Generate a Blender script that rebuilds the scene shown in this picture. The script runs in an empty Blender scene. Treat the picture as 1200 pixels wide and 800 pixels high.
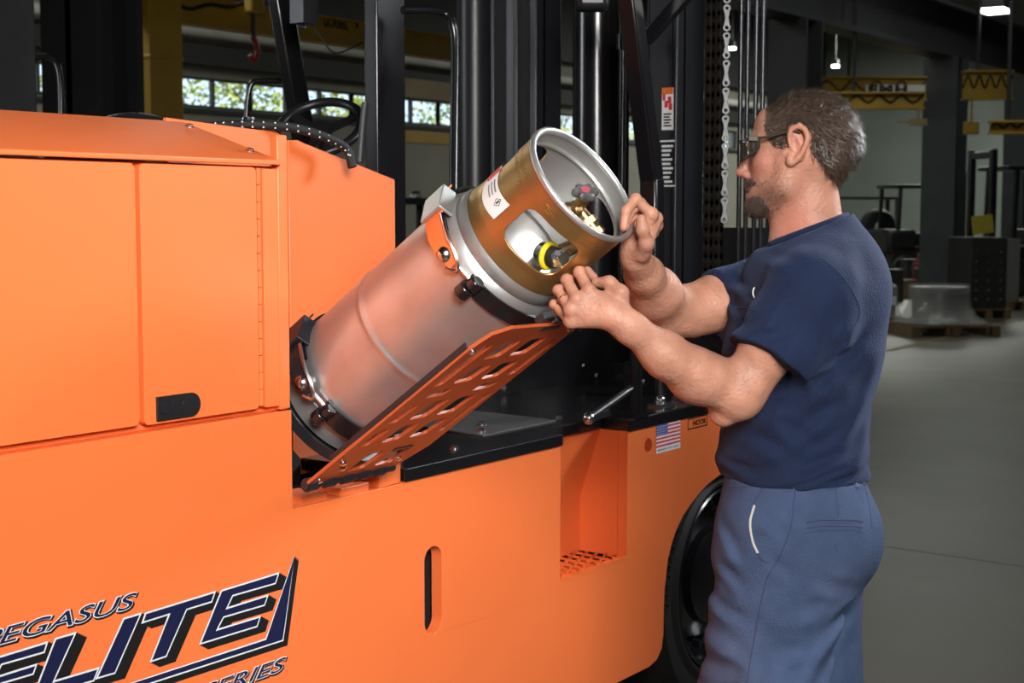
import bpy, bmesh, math, random
import numpy as np
from mathutils import Vector, Matrix, Quaternion
from mathutils.geometry import tessellate_polygon
from mathutils.bvhtree import BVHTree
random.seed(7); np.random.seed(7)
S = bpy.context.scene; COL = S.collection
pi = math.pi
# ------------------------------------------------------------------ camera
FPX = 1732.0
CAM = np.array([0, -2.0, 1.55]); TILT = math.atan(150/1732); AZ = math.radians(35.16)
cd = bpy.data.cameras.new('camera'); cam = bpy.data.objects.new('camera', cd); COL.objects.link(cam)
cd.sensor_width = 36; cd.lens = FPX/1200*36; cam.location = CAM
cam.rotation_euler = (pi/2-TILT, 0, AZ-pi/2); cd.clip_end = 300
cd.dof.use_dof = True; cd.dof.focus_distance = 2.75; cd.dof.aperture_fstop = 9
S.camera = cam
fw = np.array([math.cos(AZ)*math.cos(TILT), math.sin(AZ)*math.cos(TILT), -math.sin(TILT)])
rt = np.array([math.sin(AZ), -math.cos(AZ), 0]); upv = np.cross(rt, fw)
def ray(x, y): return fw+rt*(x-600)/FPX+upv*(400-y)/FPX
def PD(x, y, d): return CAM+ray(x, y)*d            # measured photo point at a given distance
def PX(x, y, v): r = ray(x, y); return CAM+r*(v-CAM[0])/r[0]
def PY(x, y, v): r = ray(x, y); return CAM+r*(v-CAM[1])/r[1]
def PZ(x, y, v): r = ray(x, y); return CAM+r*(v-CAM[2])/r[2]
# ------------------------------------------------------------------ world, lights, exposure
wd = bpy.data.worlds.new('world'); S.world = wd; wd.use_nodes = True
nt = wd.node_tree; bg = nt.nodes['Background']
sky = nt.nodes.new('ShaderNodeTexSky'); sky.sky_type = 'HOSEK_WILKIE'; sky.turbidity = 4.0
sky.sun_direction = (-0.3, 0.6, 0.75)
nt.links.new(sky.outputs[0], bg.inputs[0]); bg.inputs[1].default_value = 8.0
S.view_settings.view_transform = 'Standard'; S.view_settings.look = 'None'
S.view_settings.gamma = 1; S.view_settings.use_curve_mapping = False; S.view_settings.exposure = 0.0
def area(name, loc, target, size, power, color=(1, 1, 1), sy=None, spread=180):
    l = bpy.data.lights.new(name, 'AREA'); l.energy = power; l.color = color; l.size = size; l.spread = math.radians(spread)
    if sy: l.shape = 'RECTANGLE'; l.size_y = sy
    o = bpy.data.objects.new(name, l); COL.objects.link(o); o.location = loc
    d = Vector(target)-Vector(loc); o.rotation_euler = d.to_track_quat('-Z', 'Y').to_euler(); return o
area('softbox_key', (-0.2, -2.85, 2.65), (2.05, -0.15, 1.25), 1.2, 70, (1, .97, .94), spread=95)
area('softbox_rim', (5.4, -2.0, 3.0), (2.75, -0.75, 1.45), 0.8, 30, (.93, .96, 1.0), spread=85)
area('mast_fill', (1.2, 3.4, 2.5), (4.3, 1.0, 1.8), 0.55, 22, (.90, .95, 1.0), sy=1.3)  # unseen area light added so the mast faces catch a reflection
sun = bpy.data.lights.new('sun', 'SUN'); sun.energy = 9.0; sun.angle = .02; sun.color = (1, .95, .85)
so = bpy.data.objects.new('sun', sun); COL.objects.link(so); so.location = (0, 30, 30)
so.rotation_euler = Vector((0.25, 0.45, -0.8)).to_track_quat('-Z', 'Y').to_euler()
# ------------------------------------------------------------------ materials
def mat(name, col, rough=.5, metal=0.0, noise=0, nscale=8.0, col2=None, bump=0, bscale=60.0, coat=0, spec=.5, trans=0, alpha=1, emit=0, aniso=0, attr=None, sss=0):
    m = bpy.data.materials.new(name); m.use_nodes = True; n = m.node_tree; b = n.nodes['Principled BSDF']
    b.inputs['Base Color'].default_value = (*col, 1); b.inputs['Roughness'].default_value = rough
    b.inputs['Metallic'].default_value = metal; b.inputs['Coat Weight'].default_value = coat
    b.inputs['Coat Roughness'].default_value = .12
    b.inputs['Specular IOR Level'].default_value = spec; b.inputs['Transmission Weight'].default_value = trans
    b.inputs['Alpha'].default_value = alpha
    if aniso: b.inputs['Anisotropic'].default_value = aniso
    if sss: b.inputs['Subsurface Weight'].default_value = sss; b.inputs['Subsurface Radius'].default_value = (.012, .005, .003); b.inputs['Subsurface Scale'].default_value = .5
    if emit: b.inputs['Emission Color'].default_value = (*col, 1); b.inputs['Emission Strength'].default_value = emit
    tc = n.nodes.new('ShaderNodeTexCoord')
    src = None
    if attr:
        at = n.nodes.new('ShaderNodeAttribute'); at.attribute_name = attr; src = at.outputs['Color']
    if noise or col2:
        t = n.nodes.new('ShaderNodeTexNoise'); t.inputs['Scale'].default_value = nscale; t.inputs['Detail'].default_value = 6
        n.links.new(tc.outputs['Object'], t.inputs['Vector'])
        r = n.nodes.new('ShaderNodeValToRGB'); r.color_ramp.elements[0].position = .3; r.color_ramp.elements[1].position = .7
        n.links.new(t.outputs['Fac'], r.inputs['Fac'])
        c2 = col2 if col2 else tuple(max(0, min(1, c*(1-noise))) for c in col)
        r.color_ramp.elements[0].color = (*col, 1); r.color_ramp.elements[1].color = (*c2, 1)
        if src is not None:
            mx = n.nodes.new('ShaderNodeMixRGB'); mx.blend_type = 'MULTIPLY'; mx.inputs[0].default_value = 1
            n.links.new(src, mx.inputs[1]); n.links.new(r.outputs[0], mx.inputs[2]); src = mx.outputs[0]
        else: src = r.outputs[0]
    if src is not None: n.links.new(src, b.inputs['Base Color'])
    if bump:
        t2 = n.nodes.new('ShaderNodeTexNoise'); t2.inputs['Scale'].default_value = bscale; t2.inputs['Detail'].default_value = 5
        n.links.new(tc.outputs['Object'], t2.inputs['Vector'])
        bp = n.nodes.new('ShaderNodeBump'); bp.inputs['Strength'].default_value = bump; bp.inputs['Distance'].default_value = .01
        n.links.new(t2.outputs['Fac'], bp.inputs['Height']); n.links.new(bp.outputs[0], b.inputs['Normal'])
    return m
M = {}
M['orange'] = mat('orange_paint', (.86, .182, .047), .42, 0, .06, 3, bump=.02, bscale=350)
M['orange_edge'] = mat('orange_paint_edge', (.82, .17, .04), .4)
M['black'] = mat('gloss_black_paint', (.011, .011, .013), .22, 0, .3, 4, bump=.015, bscale=30, coat=.3)
M['satin'] = mat('satin_black_steel', (.020, .021, .025), .36, 0, .35, 5, bump=.03, bscale=90)
M['matte'] = mat('matte_black', (.012, .012, .013), .7, 0, .3, 20, bump=.1, bscale=150)
M['rubber'] = mat('tyre_rubber', (.016, .016, .017), .55, 0, .3, 14, bump=.12, bscale=120)
M['plast'] = mat('black_plastic', (.014, .014, .016), .35, bump=.05, bscale=400)
M['chrome'] = mat('zinc_plated_steel', (.78, .78, .80), .22, 1, .15, 40)
M['alu'] = mat('brushed_aluminium', (.74, .73, .72), .43, .88, .22, 9, bump=.06, bscale=26)
M['alu2'] = mat('cast_aluminium', (.62, .62, .61), .45, .85, .25, 9, bump=.12, bscale=40)
M['gold'] = mat('gold_anodised_aluminium', (.58, .37, .14), .42, .95, .15, 6, bump=.05, bscale=25)
M['brass'] = mat('brass', (.62, .42, .20), .35, 1, .2, 60)
M['yellowp'] = mat('yellow_plastic', (.85, .62, .02), .4)
M['white'] = mat('white_sticker', (.78, .78, .76), .45)
M['red'] = mat('red_print', (.62, .03, .04), .5)
M['navy'] = mat('navy_vinyl', (.009, .012, .050), .4)
M['ink'] = mat('black_vinyl', (.010, .010, .010), .4)
M['silverv'] = mat('silver_vinyl', (.72, .74, .76), .35)
M['greyplate'] = mat('reflection_grey_plate', (.17, .165, .165), .5, .2, .3, 6, bump=.05, bscale=50)  # grey imitates a reflection on the black deck floor
# ------------------------------------------------------------------ mesh helpers
ORG = {}
def worg(o): return ORG.get(o.name, Vector((0, 0, 0))) if o else Vector((0, 0, 0))
def tag(o, label=None, cat=None, group=None, kind=None):
    if label: o['label'] = label
    if cat: o['category'] = cat
    if group: o['group'] = group
    if kind: o['kind'] = kind
    return o
def thing(name, label, cat, loc, group=None):
    o = bpy.data.objects.new(name, None); COL.objects.link(o); o.location = loc; o.empty_display_size = .1
    ORG[o.name] = Vector(loc); return tag(o, label, cat, group)
def obj(name, me, m, parent=None, smooth=35, bevel=0, seg=2, origin=None):
    mats = m if isinstance(m, (list, tuple)) else [m]
    for x in mats: me.materials.append(M[x] if isinstance(x, str) else x)
    n = len(me.vertices); co = np.empty(n*3, np.float32); me.vertices.foreach_get('co', co); co = co.reshape(-1, 3)
    if origin is None:
        lo, hi = co.min(0), co.max(0); origin = Vector(((lo[0]+hi[0])/2, (lo[1]+hi[1])/2, lo[2]))
    origin = Vector(origin)
    me.vertices.foreach_set('co', (co-np.array(origin, np.float32)).ravel())
    o = bpy.data.objects.new(name, me); COL.objects.link(o); o.parent = parent
    o.location = origin-worg(parent); ORG[o.name] = origin
    if smooth:
        me.polygons.foreach_set('use_smooth', [True]*len(me.polygons)); me.set_sharp_from_angle(angle=math.radians(smooth))
    me.update()
    if bevel:
        b = o.modifiers.new('bevel', 'BEVEL'); b.width = bevel; b.segments = seg; b.limit_method = 'ANGLE'; b.angle_limit = math.radians(40); b.harden_normals = False
    return o
def frame(d):
    d = Vector(d).normalized(); a = Vector((0, 0, 1)) if abs(d.z) < .9 else Vector((1, 0, 0))
    x = a.cross(d).normalized(); return x, d.cross(x), d
class MB:
    def __init__(s): s.v = []; s.f = []; s.m = []
    def add(s, v, f, m=0):
        k = len(s.v); s.v += [tuple(p) for p in v]; s.f += [tuple(i+k for i in q) for q in f]; s.m += [m]*len(f); return s
    def box(s, lo, hi, m=0):
        x0, y0, z0 = lo; x1, y1, z1 = hi
        return s.add([(x0, y0, z0), (x1, y0, z0), (x1, y1, z0), (x0, y1, z0), (x0, y0, z1), (x1, y0, z1), (x1, y1, z1), (x0, y1, z1)],
                     [(3, 2, 1, 0), (4, 5, 6, 7), (0, 1, 5, 4), (1, 2, 6, 5), (2, 3, 7, 6), (3, 0, 4, 7)], m)
    def obox(s, c, ax, ay, az, hx, hy, hz, m=0):
        c = np.array(c, float); ax, ay, az = [np.array(q, float) for q in (ax, ay, az)]
        P = [c+ax*hx*i+ay*hy*j+az*hz*k for k in (-1, 1) for i, j in ((-1, -1), (1, -1), (1, 1), (-1, 1))]
        return s.add(P, [(3, 2, 1, 0), (4, 5, 6, 7), (0, 1, 5, 4), (1, 2, 6, 5), (2, 3, 7, 6), (3, 0, 4, 7)], m)
    def bar(s, p0, p1, w, t, upd=(0, 0, 1), m=0):     # rectangular bar between two points
        p0, p1 = np.array(p0, float), np.array(p1, float); d = p1-p0; L = np.linalg.norm(d); d /= L
        u = np.array(upd, float); u -= d*(u@d); u /= np.linalg.norm(u); w_ = np.cross(d, u)
        return s.obox((p0+p1)/2, d, w_, u, L/2, w/2, t/2, m)
    def cyl(s, p0, p1, r0, r1=None, n=20, m=0, caps=True):
        r1 = r0 if r1 is None else r1; p0, p1 = Vector(p0), Vector(p1); x, y, d = frame(p1-p0); V = []
        for p, r in ((p0, r0), (p1, r1)):
            for i in range(n): a = 2*pi*i/n; V.append(p+(x*math.cos(a)+y*math.sin(a))*r)
        F = [(i, (i+1) % n, n+(i+1) % n, n+i) for i in range(n)]
        if caps: F += [tuple(range(n))[::-1], tuple(range(n, 2*n))]
        return s.add(V, F, m)
    def tube(s, pts, r, n=12, m=0, closed=False, caps=True):
        P = [Vector(p) for p in pts]; k = len(P); R = r if isinstance(r, (list, tuple, np.ndarray)) else [r]*k
        V = []; px = None
        for i in range(k):
            d = (P[(i+1) % k]-P[i-1]) if closed else (P[min(i+1, k-1)]-P[max(i-1, 0)]); d.normalize()
            if px is None: px = frame(d)[0]
            px = (px-d*px.dot(d)).normalized(); py = d.cross(px)
            for j in range(n): a = 2*pi*j/n; V.append(P[i]+(px*math.cos(a)+py*math.sin(a))*R[i])
        F = []
        for i in range(k if closed else k-1):
            b = (i+1) % k
            F += [(i*n+j, i*n+(j+1) % n, b*n+(j+1) % n, b*n+j) for j in range(n)]
        if caps and not closed: F += [tuple(range(n))[::-1], tuple(range((k-1)*n, k*n))]
        return s.add(V, F, m)
    def lathe(s, o, axis, prof, n=48, m=0, x=None):    # prof: (radius, height along axis)
        o = Vector(o); X, Y, A = frame(axis)
        V = [o+A*h+(X*math.cos(2*pi*i/n)+Y*math.sin(2*pi*i/n))*max(r, 1e-5) for r, h in prof for i in range(n)]
        F = [(k*n+i, k*n+(i+1) % n, (k+1)*n+(i+1) % n, (k+1)*n+i) for k in range(len(prof)-1) for i in range(n)]
        return s.add(V, F, m)
    def sph(s, c, r, n=12, m=0, sc=(1, 1, 1)):
        V = []; F = []
        for i in range(n+1):
            for j in range(2*n):
                a = pi*i/n; b = pi*j/n; V.append((c[0]+r*sc[0]*math.sin(a)*math.cos(b), c[1]+r*sc[1]*math.sin(a)*math.sin(b), c[2]+r*sc[2]*math.cos(a)))
        for i in range(n):
            for j in range(2*n): F.append((i*2*n+j, (i+1)*2*n+j, (i+1)*2*n+(j+1) % (2*n), i*2*n+(j+1) % (2*n)))
        return s.add(V, F, m)
    def plate(s, outer, holes=(), o=(0, 0, 0), ex=(1, 0, 0), ey=(0, 0, 1), nrm=(0, 1, 0), t=.01, m=0):  # flat sheet with holes
        loops = [list(outer)]+[list(h) for h in holes]
        def area2(L): return sum(L[i][0]*L[(i+1) % len(L)][1]-L[(i+1) % len(L)][0]*L[i][1] for i in range(len(L)))
        if area2(loops[0]) < 0: loops[0].reverse()
        for h in loops[1:]:
            if area2(h) > 0: h.reverse()
        tri = tessellate_polygon([[Vector((x, y, 0)) for x, y in L] for L in loops])
        fl = [p for L in loops for p in L]; k = len(fl); o, ex, ey, nr = [np.array(q, float) for q in (o, ex, ey, nrm)]
        V = [o+ex*x+ey*y for x, y in fl]+[o+ex*x+ey*y+nr*t for x, y in fl]
        hand = np.cross(ex, ey)@nr > 0; F = []
        for q in tri:
            A = [fl[i] for i in q]; ccw = (A[1][0]-A[0][0])*(A[2][1]-A[0][1])-(A[2][0]-A[0][0])*(A[1][1]-A[0][1]) > 0
            q = tuple(q) if ccw else tuple(q)[::-1]
            F.append(q[::-1] if hand else q); w = tuple(i+k for i in q); F.append(w if hand else w[::-1])
        b = 0
        for L in loops:
            n = len(L)
            for i in range(n):
                j = (i+1) % n; q = (b+i, b+j, k+b+j, k+b+i); F.append(q if hand else q[::-1])
            b += n
        return s.add(V, F, m)
    def mesh(s, name):
        me = bpy.data.meshes.new(name); me.from_pydata(s.v, [], s.f); me.polygons.foreach_set('material_index', s.m); return me
    def build(s, name, m, parent=None, **k): return obj(name, s.mesh(name), m, parent, **k)
def rrect(x0, z0, x1, z1, r, n=6):
    P = []
    for cx, cz, a0 in ((x1-r, z1-r, 0), (x0+r, z1-r, 90), (x0+r, z0+r, 180), (x1-r, z0+r, 270)):
        for i in range(n+1): a = math.radians(a0+90*i/n); P.append((cx+r*math.cos(a), cz+r*math.sin(a)))
    return P
def circ(x, z, r, n=20): return [(x+r*math.cos(2*pi*i/n), z+r*math.sin(2*pi*i/n)) for i in range(n)]
def text_mesh(body, size, shear=0, offset=0, extrude=0.0005, align='LEFT', space=1.0):
    c = bpy.data.curves.new('lettering', 'FONT'); c.body = body; c.size = size; c.shear = shear; c.offset = offset; c.extrude = extrude; c.align_x = align; c.space_character = space
    c.resolution_u = 4
    t = bpy.data.objects.new('lettering', c); COL.objects.link(t); dg = bpy.context.evaluated_depsgraph_get()
    me = bpy.data.meshes.new_from_object(t.evaluated_get(dg)); bpy.data.objects.remove(t); bpy.data.curves.remove(c); return me
def text(body, size, o, ex, ey, m, parent, name='lettering', sx=1.0, **k):      # flat lettering lying in a plane
    me = text_mesh(body, size, **k); ex, ey = Vector(ex), Vector(ey); n = ex.cross(ey)
    mt = Matrix(((ex.x*sx, ey.x, n.x, o[0]), (ex.y*sx, ey.y, n.y, o[1]), (ex.z*sx, ey.z, n.z, o[2]), (0, 0, 0, 1)))
    me.transform(mt); me.materials.clear(); return obj(name, me, m, parent, smooth=0)
def bez(P, n=10):                                        # Catmull-Rom through points
    P = [np.array(p, float) for p in P]; Q = [2*P[0]-P[1]]+P+[2*P[-1]-P[-2]]; out = []
    for i in range(1, len(Q)-2):
        for k in range(n):
            t = k/n; a, b, c, d = Q[i-1:i+3]
            out.append(.5*(2*b+(c-a)*t+(2*a-5*b+4*c-d)*t*t+(3*b-a-3*c+d)*t**3))
    return out+[P[-1]]
def bolt(mb, p, nrm, r=.009, h=.007, m=0):
    p = Vector([float(q) for q in p]); n = Vector([float(q) for q in nrm]).normalized(); mb.cyl(p, p+n*h*.3, r*1.35, n=14, m=m); mb.cyl(p+n*h*.3, p+n*h, r, n=6, m=m)
def copy_tree(o, loc, rz=None, label=None, group=None):
    r = o.copy(); COL.objects.link(r); r.location = loc
    if rz is not None: r.rotation_euler = (0, 0, rz)
    if label: r['label'] = label
    if group: r['group'] = group
    for ch in list(o.children):
        c = ch.copy(); COL.objects.link(c); c.parent = r
        for g in list(ch.children): d = g.copy(); COL.objects.link(d); d.parent = c
    return r
def bolts(name, pts, nrm, r, h, m, parent):                # each bolt an object of its own, sharing one mesh
    first = None
    for p in pts:
        p = Vector([float(q) for q in p])
        if first is None:
            mb = MB(); bolt(mb, p, nrm, r, h); first = mb.build(name, m, parent, origin=p); o = first
        else: o = first.copy(); COL.objects.link(o); o.location = p-worg(parent); ORG[o.name] = p
def each(name, mbs, m, parent, **k): return [mb.build(name, m, parent, **k) for mb in mbs]
# ================================================================== the orange forklift
fk = thing('forklift', 'large orange forklift with black mast filling the left of the picture', 'forklift', (2.6, .9, 0))
# --- side panel with wheel arch, slot, round hole and step recess
WC = (4.03, .434)
out = [(.7, .295), (3.50, .295), (3.545, .305), (3.572, .33), (3.581, .37), (3.582, .437), (3.586, .497), (3.604, .579), (3.625, .62), (3.652, .656), (3.69, .69), (3.737, .716), (3.787, .74), (3.841, .758),
       (3.911, .773), (4.03, .782), (4.15, .773), (4.28, .73), (4.36, .69), (4.40, .66), (4.40, .965), (3.376, .970), (3.376, .628), (3.050, .628), (3.050, .974), (2.43, .974), (2.43, .972), (2.092, .972), (2.092, 1.168), (.7, 1.168)]
slot = rrect(2.505, .617, 2.567, .815, .030, 8)
side = MB().plate(out, [slot, circ(3.487, .918, .020)], t=.03).build('side_panel', 'orange', fk, bevel=.002, smooth=0)
# step recess behind the opening
mb = MB(); mb.add([(3.376, .03, .628), (3.376, .15, .628), (3.376, .15, .78), (3.376, .085, .97), (3.376, .03, .97)], [(0, 1, 2, 3, 4)])
mb.add([(3.05, .15, .628), (3.376, .15, .628), (3.376, .15, .78), (3.05, .15, .78), (3.376, .085, .97), (3.05, .085, .97)], [(0, 1, 2, 3), (3, 2, 4, 5)])
mb.add([(3.05, .03, .628), (3.05, .15, .628), (3.05, .15, .78), (3.05, .085, .97), (3.05, .03, .97)], [(4, 3, 2, 1, 0)])
mb.box((3.05, .03, .600), (3.376, .15, .606)); recess = mb.build('step_recess', 'orange', fk, smooth=20)
# expanded-metal tread: each strand its own bar
mb = MB()
for (ux, uy), base, step in (((1, .35), (3.05, -.14), (0, .030)), ((.2, 1), (3.00, 0), (.040, 0))):
    for k in range(14):
        px0, py0 = base[0]+step[0]*k, base[1]+step[1]*k; t0, t1 = -9, 9
        for p, d, lo_, hi_ in ((px0, ux, 3.052, 3.374), (py0, uy, .002, .146)): t0 = max(t0, (lo_-p)/d); t1 = min(t1, (hi_-p)/d)
        if t1 > t0+.01: mb.bar((px0+ux*t0, py0+uy*t0, .628), (px0+ux*t1, py0+uy*t1, .628), .006, .006)
mb.bar((3.05, .002, .628), (3.376, .002, .628), .006, .008)
mb.build('step_tread', 'orange_edge', recess, smooth=0)
# --- chassis under and behind the panel
mb = MB(); mb.box((.7, .045, .25), (3.02, 1.75, .93)); mb.box((3.02, .2, .25), (3.48, 1.75, .93)); mb.box((3.48, .48, .3), (4.45, 1.6, .93))
mb.build('chassis', 'matte', fk, smooth=0)
# --- hood, its two doors, hinge, frame strip, cover
mb = MB(); mb.box((.7, .016, 1.168), (2.088, 1.75, 1.640)); hood = mb.build('hood', 'orange', fk, bevel=.003)
d1 = MB().plate(rrect(.75, 1.183, 1.711, 1.636, .012), o=(0, -.004, 0), t=.018).build('hood_door', 'orange', fk, bevel=.0025)
d2 = MB().plate(rrect(1.721, 1.181, 2.001, 1.636, .010), o=(0, -.004, 0), t=.018).build('hood_door', 'orange', fk, bevel=.0025)
mb = MB()
for k in range(14): z = 1.186+k*.0322; mb.cyl((2.008, -.002, z), (2.008, -.002, z+.0305), .0045, n=10)
mb.box((2.010, .0, 1.184), (2.016, .014, 1.634)); mb.build('piano_hinge', 'orange', d2)
MB().plate(rrect(2.018, 1.181, 2.056, 1.634, .003), o=(0, -.003, 0), t=.017).build('frame_strip', 'orange', fk, bevel=.002)
MB().box((2.062, -.001, 1.171), (2.090, .02, 1.70)).build('corner_post', 'orange', fk, bevel=.004)
# recessed paddle latch
L = PY(180, 476, 0); lx0, lx1, lz0, lz1 = 1.747, 1.848, 1.186, 1.229; lz = (lz0+lz1)/2; rr = (lz1-lz0)/2
sh = [(lx0, lz0), (lx1-rr, lz0)]+[(lx1-rr+rr*math.sin(a), lz-rr*math.cos(a)) for a in np.linspace(0.15, pi-.15, 12)]+[(lx1-rr, lz1), (lx0, lz1)]
la = MB().plate(sh, o=(0, -.009, 0), t=.006).build('door_latch', 'plast', d2, bevel=.0015)
mb = MB(); mb.plate(circ(lx1-rr-.010, lz, .014, 24), o=(0, -.012, 0), t=.004); mb.plate(rrect(lx0+.008, lz-.010, lx0+.020, lz+.008, .003), o=(0, -.0115, 0), t=.004)
mb.plate(rrect(lx0+.034, lz-.015, lx1-.008, lz+.015, .012), o=(0, -.0105, 0), t=.003); mb.build('latch_paddle', 'plast', d2, bevel=.001)
# sloped hood cover
mb = MB(); c0, c1 = (-.012, 1.648), (.25, 1.728)
prof = [(-.014, 1.641), (-.014, 1.650), (.25, 1.732), (1.5, 1.735), (1.5, 1.725), (.25, 1.722), (-.002, 1.642)]
n = len(prof); mb.add([(x, y, z) for x in (.7, 2.058) for y, z in prof], [tuple(range(n)), tuple(range(n, 2*n))[::-1]]+[(i, n+i, n+(i+1) % n, (i+1) % n) for i in range(n)])
cover = mb.build('hood_cover', 'orange', fk, smooth=20, bevel=.002)
bolts('bolt', [(2.035, -.012+.262*t, 1.650+.082*t) for t in (.85, .22)], (0, -.3, .95), .007, .006, 'chrome', cover)
# partition beside the seat
Yp = .30
a_, b_ = PY(308, 156, Yp), PY(337, 164, Yp); q = PY(350, 164, Yp); r_ = PY(463, 210, Yp)
lp = [(2.06, 1.0), (b_[0]-.002, 1.0), (b_[0]-.002, b_[2]+.004), (b_[0]-.03, a_[2]+.006), (a_[0]-.03, a_[2]+.008), (2.06, a_[2]+.02)]
MB().plate(lp, o=(0, Yp+.004, 0), t=.012).build('bay_panel', 'orange', fk, bevel=.002)
rp = [(b_[0]+.002, .96), (r_[0], .96), (r_[0], r_[2]), (q[0]+.02, q[2]-.006), (q[0], q[2]), (b_[0]+.002, b_[2])]
bp2 = MB().plate(rp, o=(0, Yp, 0), t=.014).build('bay_panel', 'orange', fk, bevel=.003)
bolts('rivet', [(b_[0]-.006, Yp+.003, b_[2]-.02-.014*k) for k in range(5)], (0, -1, 0), .003, .003, 'chrome', bp2)
# bay floor, lip tabs and cheek in the notch
mb = MB(); mb.box((2.03, .03, .90), (2.50, .30, .945)); mb.build('bay_floor', 'matte', fk, smooth=0)
mb = MB(); mb.plate([(2.06, .945), (2.42, .945), (2.42, 1.0), (2.06, 1.35)], o=(0, .288, 0), t=.01); mb.build('bay_back', 'matte', fk, smooth=0)
mb = MB()
mb.box((2.13, .012, .967), (2.205, .09, .988)); mb.box((2.245, .012, .967), (2.335, .09, .988)); mb.box((2.092, .03, .955), (2.43, .10, .972))
mb.box((2.36, .005, .972), (2.366, .10, 1.02)); mb.add([(2.366, .004, .972), (2.43, .004, .974), (2.43, .004, 1.025), (2.40, .004, 1.03), (2.366, .004, 1.0), (2.366, .02, .972), (2.43, .02, .974), (2.43, .02, 1.025), (2.40, .02, 1.03), (2.366, .02, 1.0)], [(0, 1, 2, 3, 4), (9, 8, 7, 6, 5), (0, 5, 6, 1), (1, 6, 7, 2), (2, 7, 8, 3), (3, 8, 9, 4), (4, 9, 5, 0)])
mb.build('notch_lip', 'orange', fk, smooth=0, bevel=.002)
# --- deck
mb = MB(); mb.box((2.435, -.006, .974), (3.052, .12, 1.004)); mb.box((3.052, .075, .974), (3.376, .12, 1.004)); mb.box((3.376, -.006, .970), (4.40, .12, 1.002))
mb.add([(3.052, -.006, .974), (3.17, .075, .974), (3.052, .075, .974), (3.052, -.006, 1.004), (3.17, .075, 1.004), (3.052, .075, 1.004)], [(2, 1, 0), (3, 4, 5), (0, 1, 4, 3), (1, 2, 5, 4), (2, 0, 3, 5)])
mb.box((2.435, .12, .97), (4.4, .60, .998)); deck = mb.build('deck_plate', 'black', fk, smooth=0, bevel=.003)
gp = [PZ(*p, 1.0) for p in ((470, 497), (566, 511), (652, 493), (545, 481))]
MB().plate([(p[0], p[1]) for p in gp], o=(0, 0, .999), ex=(1, 0, 0), ey=(0, 1, 0), nrm=(0, 0, 1), t=.004).build('floor_plate', 'greyplate', fk)
mb = MB(); mb.box((2.70, .60, .95), (4.45, .62, 1.20)); mb.box((2.70, .60, 1.20), (4.45, 1.5, 1.215)); rs = mb.build('cab_riser', 'black', fk, smooth=0, bevel=.004)
bolts('bolt', [PY(x, y, .60) for x, y in ((700, 440), (685, 428), (655, 472), (720, 470), (590, 455))], (0, -1, 0), .008, .006, 'chrome', rs)
bolts('bolt', [PZ(x, y, 1.003) for x, y in ((564, 506), (565, 498), (655, 491), (533, 526), (465, 545))], (0, 0, 1), .009, .010, 'chrome', deck)
# catch, gas strut, post on the deck
mb = MB(); c = PZ(745, 489, 1.0); mb.box((c[0]-.03, c[1]-.02, 1.0), (c[0]+.03, c[1]+.03, 1.012), 0); mb.cyl((c[0], c[1], 1.0), (c[0], c[1], 1.25), .017, n=14)
mb.build('deck_post', 'black', fk)
mb = MB(); p0, p1 = PD(690, 490, 3.75), PD(752, 447, 4.05); mb.cyl(p0, p1, .009, n=14); mb.sph(tuple(p0), .016, 8); p2_ = p0+np.array([.12, .02, .0]); mb.bar(p0, p2_, .02, .016)
mb.build('gas_strut', 'chrome', fk)
mb = MB(); c = PZ(778, 476, 1.0); mb.box((c[0]-.05, c[1]-.015, 1.0), (c[0]+.05, c[1]+.025, 1.010)); mb.cyl((c[0]-.02, c[1], 1.0), (c[0]-.02, c[1], 1.13), .005); mb.sph((c[0]-.02, c[1], 1.02), .014, 8); mb.box((c[0]+.08, c[1]-.03, 1.0), (c[0]+.2, c[1]+.02, 1.02)); mb.cyl((c[0]+.1, c[1]+.02, 1.0), (c[0]+.1, c[1]+.02, 1.15), .005)
mb.build('deck_latch', 'chrome', fk)
# --- front wheel: tyre, rim, studs
wh = bpy.data.objects.new('front_wheel', None); COL.objects.link(wh); wh.parent = fk; ORG['front_wheel'] = Vector((WC[0], .04, WC[1])); wh.location = ORG['front_wheel']-worg(fk)
o = (WC[0], .04, WC[1]); ax = (0, 1, 0)
MB().lathe(o, ax, [(.280, .05), (.285, .012), (.292, .0), (.305, -.004), (.325, .006), (.36, -.006), (.385, -.006), (.405, .01), (.425, .03), (.434, .06), (.434, .25), (.41, .29), (.28, .29)], 64).build('tyre', 'rubber', wh)
mb = MB(); mb.lathe(o, ax, [(.285, .05), (.281, .006), (.276, .002), (.268, .006), (.262, .03), (.256, .09), (.245, .11), (.205, .115), (.195, .09), (.165, .075), (.150, .065), (.142, .04), (.125, .03), (.0, .028)], 64); rim = mb.build('rim', 'black', wh)
bolts('wheel_nut', [(o[0]+.222*math.cos(2*pi*k/20), .153, o[2]+.222*math.sin(2*pi*k/20)) for k in range(20)], (0, -1, 0), .011, .034, 'satin', wh)
mb = MB()
for a0, n_, word in ((150, 9, 0), (112, 5, 0)):
    for k in range(n_):
        a = math.radians(a0+(n_/2-k)*4.2*(1 if n_ > 5 else .9)+12); ra = .375; c = np.array([o[0]+ra*math.cos(a), .032, o[2]+ra*math.sin(a)]); rd = np.array([math.cos(a), 0, math.sin(a)]); tn = np.array([-math.sin(a), 0, math.cos(a)])
        for s_ in (-1, 1): mb.obox(c+tn*.006*s_, rd, tn, (0, 1, 0), .010, .0018, .002)
        mb.obox(c+rd*.008*((k % 3)-1), tn, rd, (0, 1, 0), .006, .0018, .002)
mb.build('tyre_lettering', 'satin', wh, smooth=0)['kind'] = 'stuff'
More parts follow.
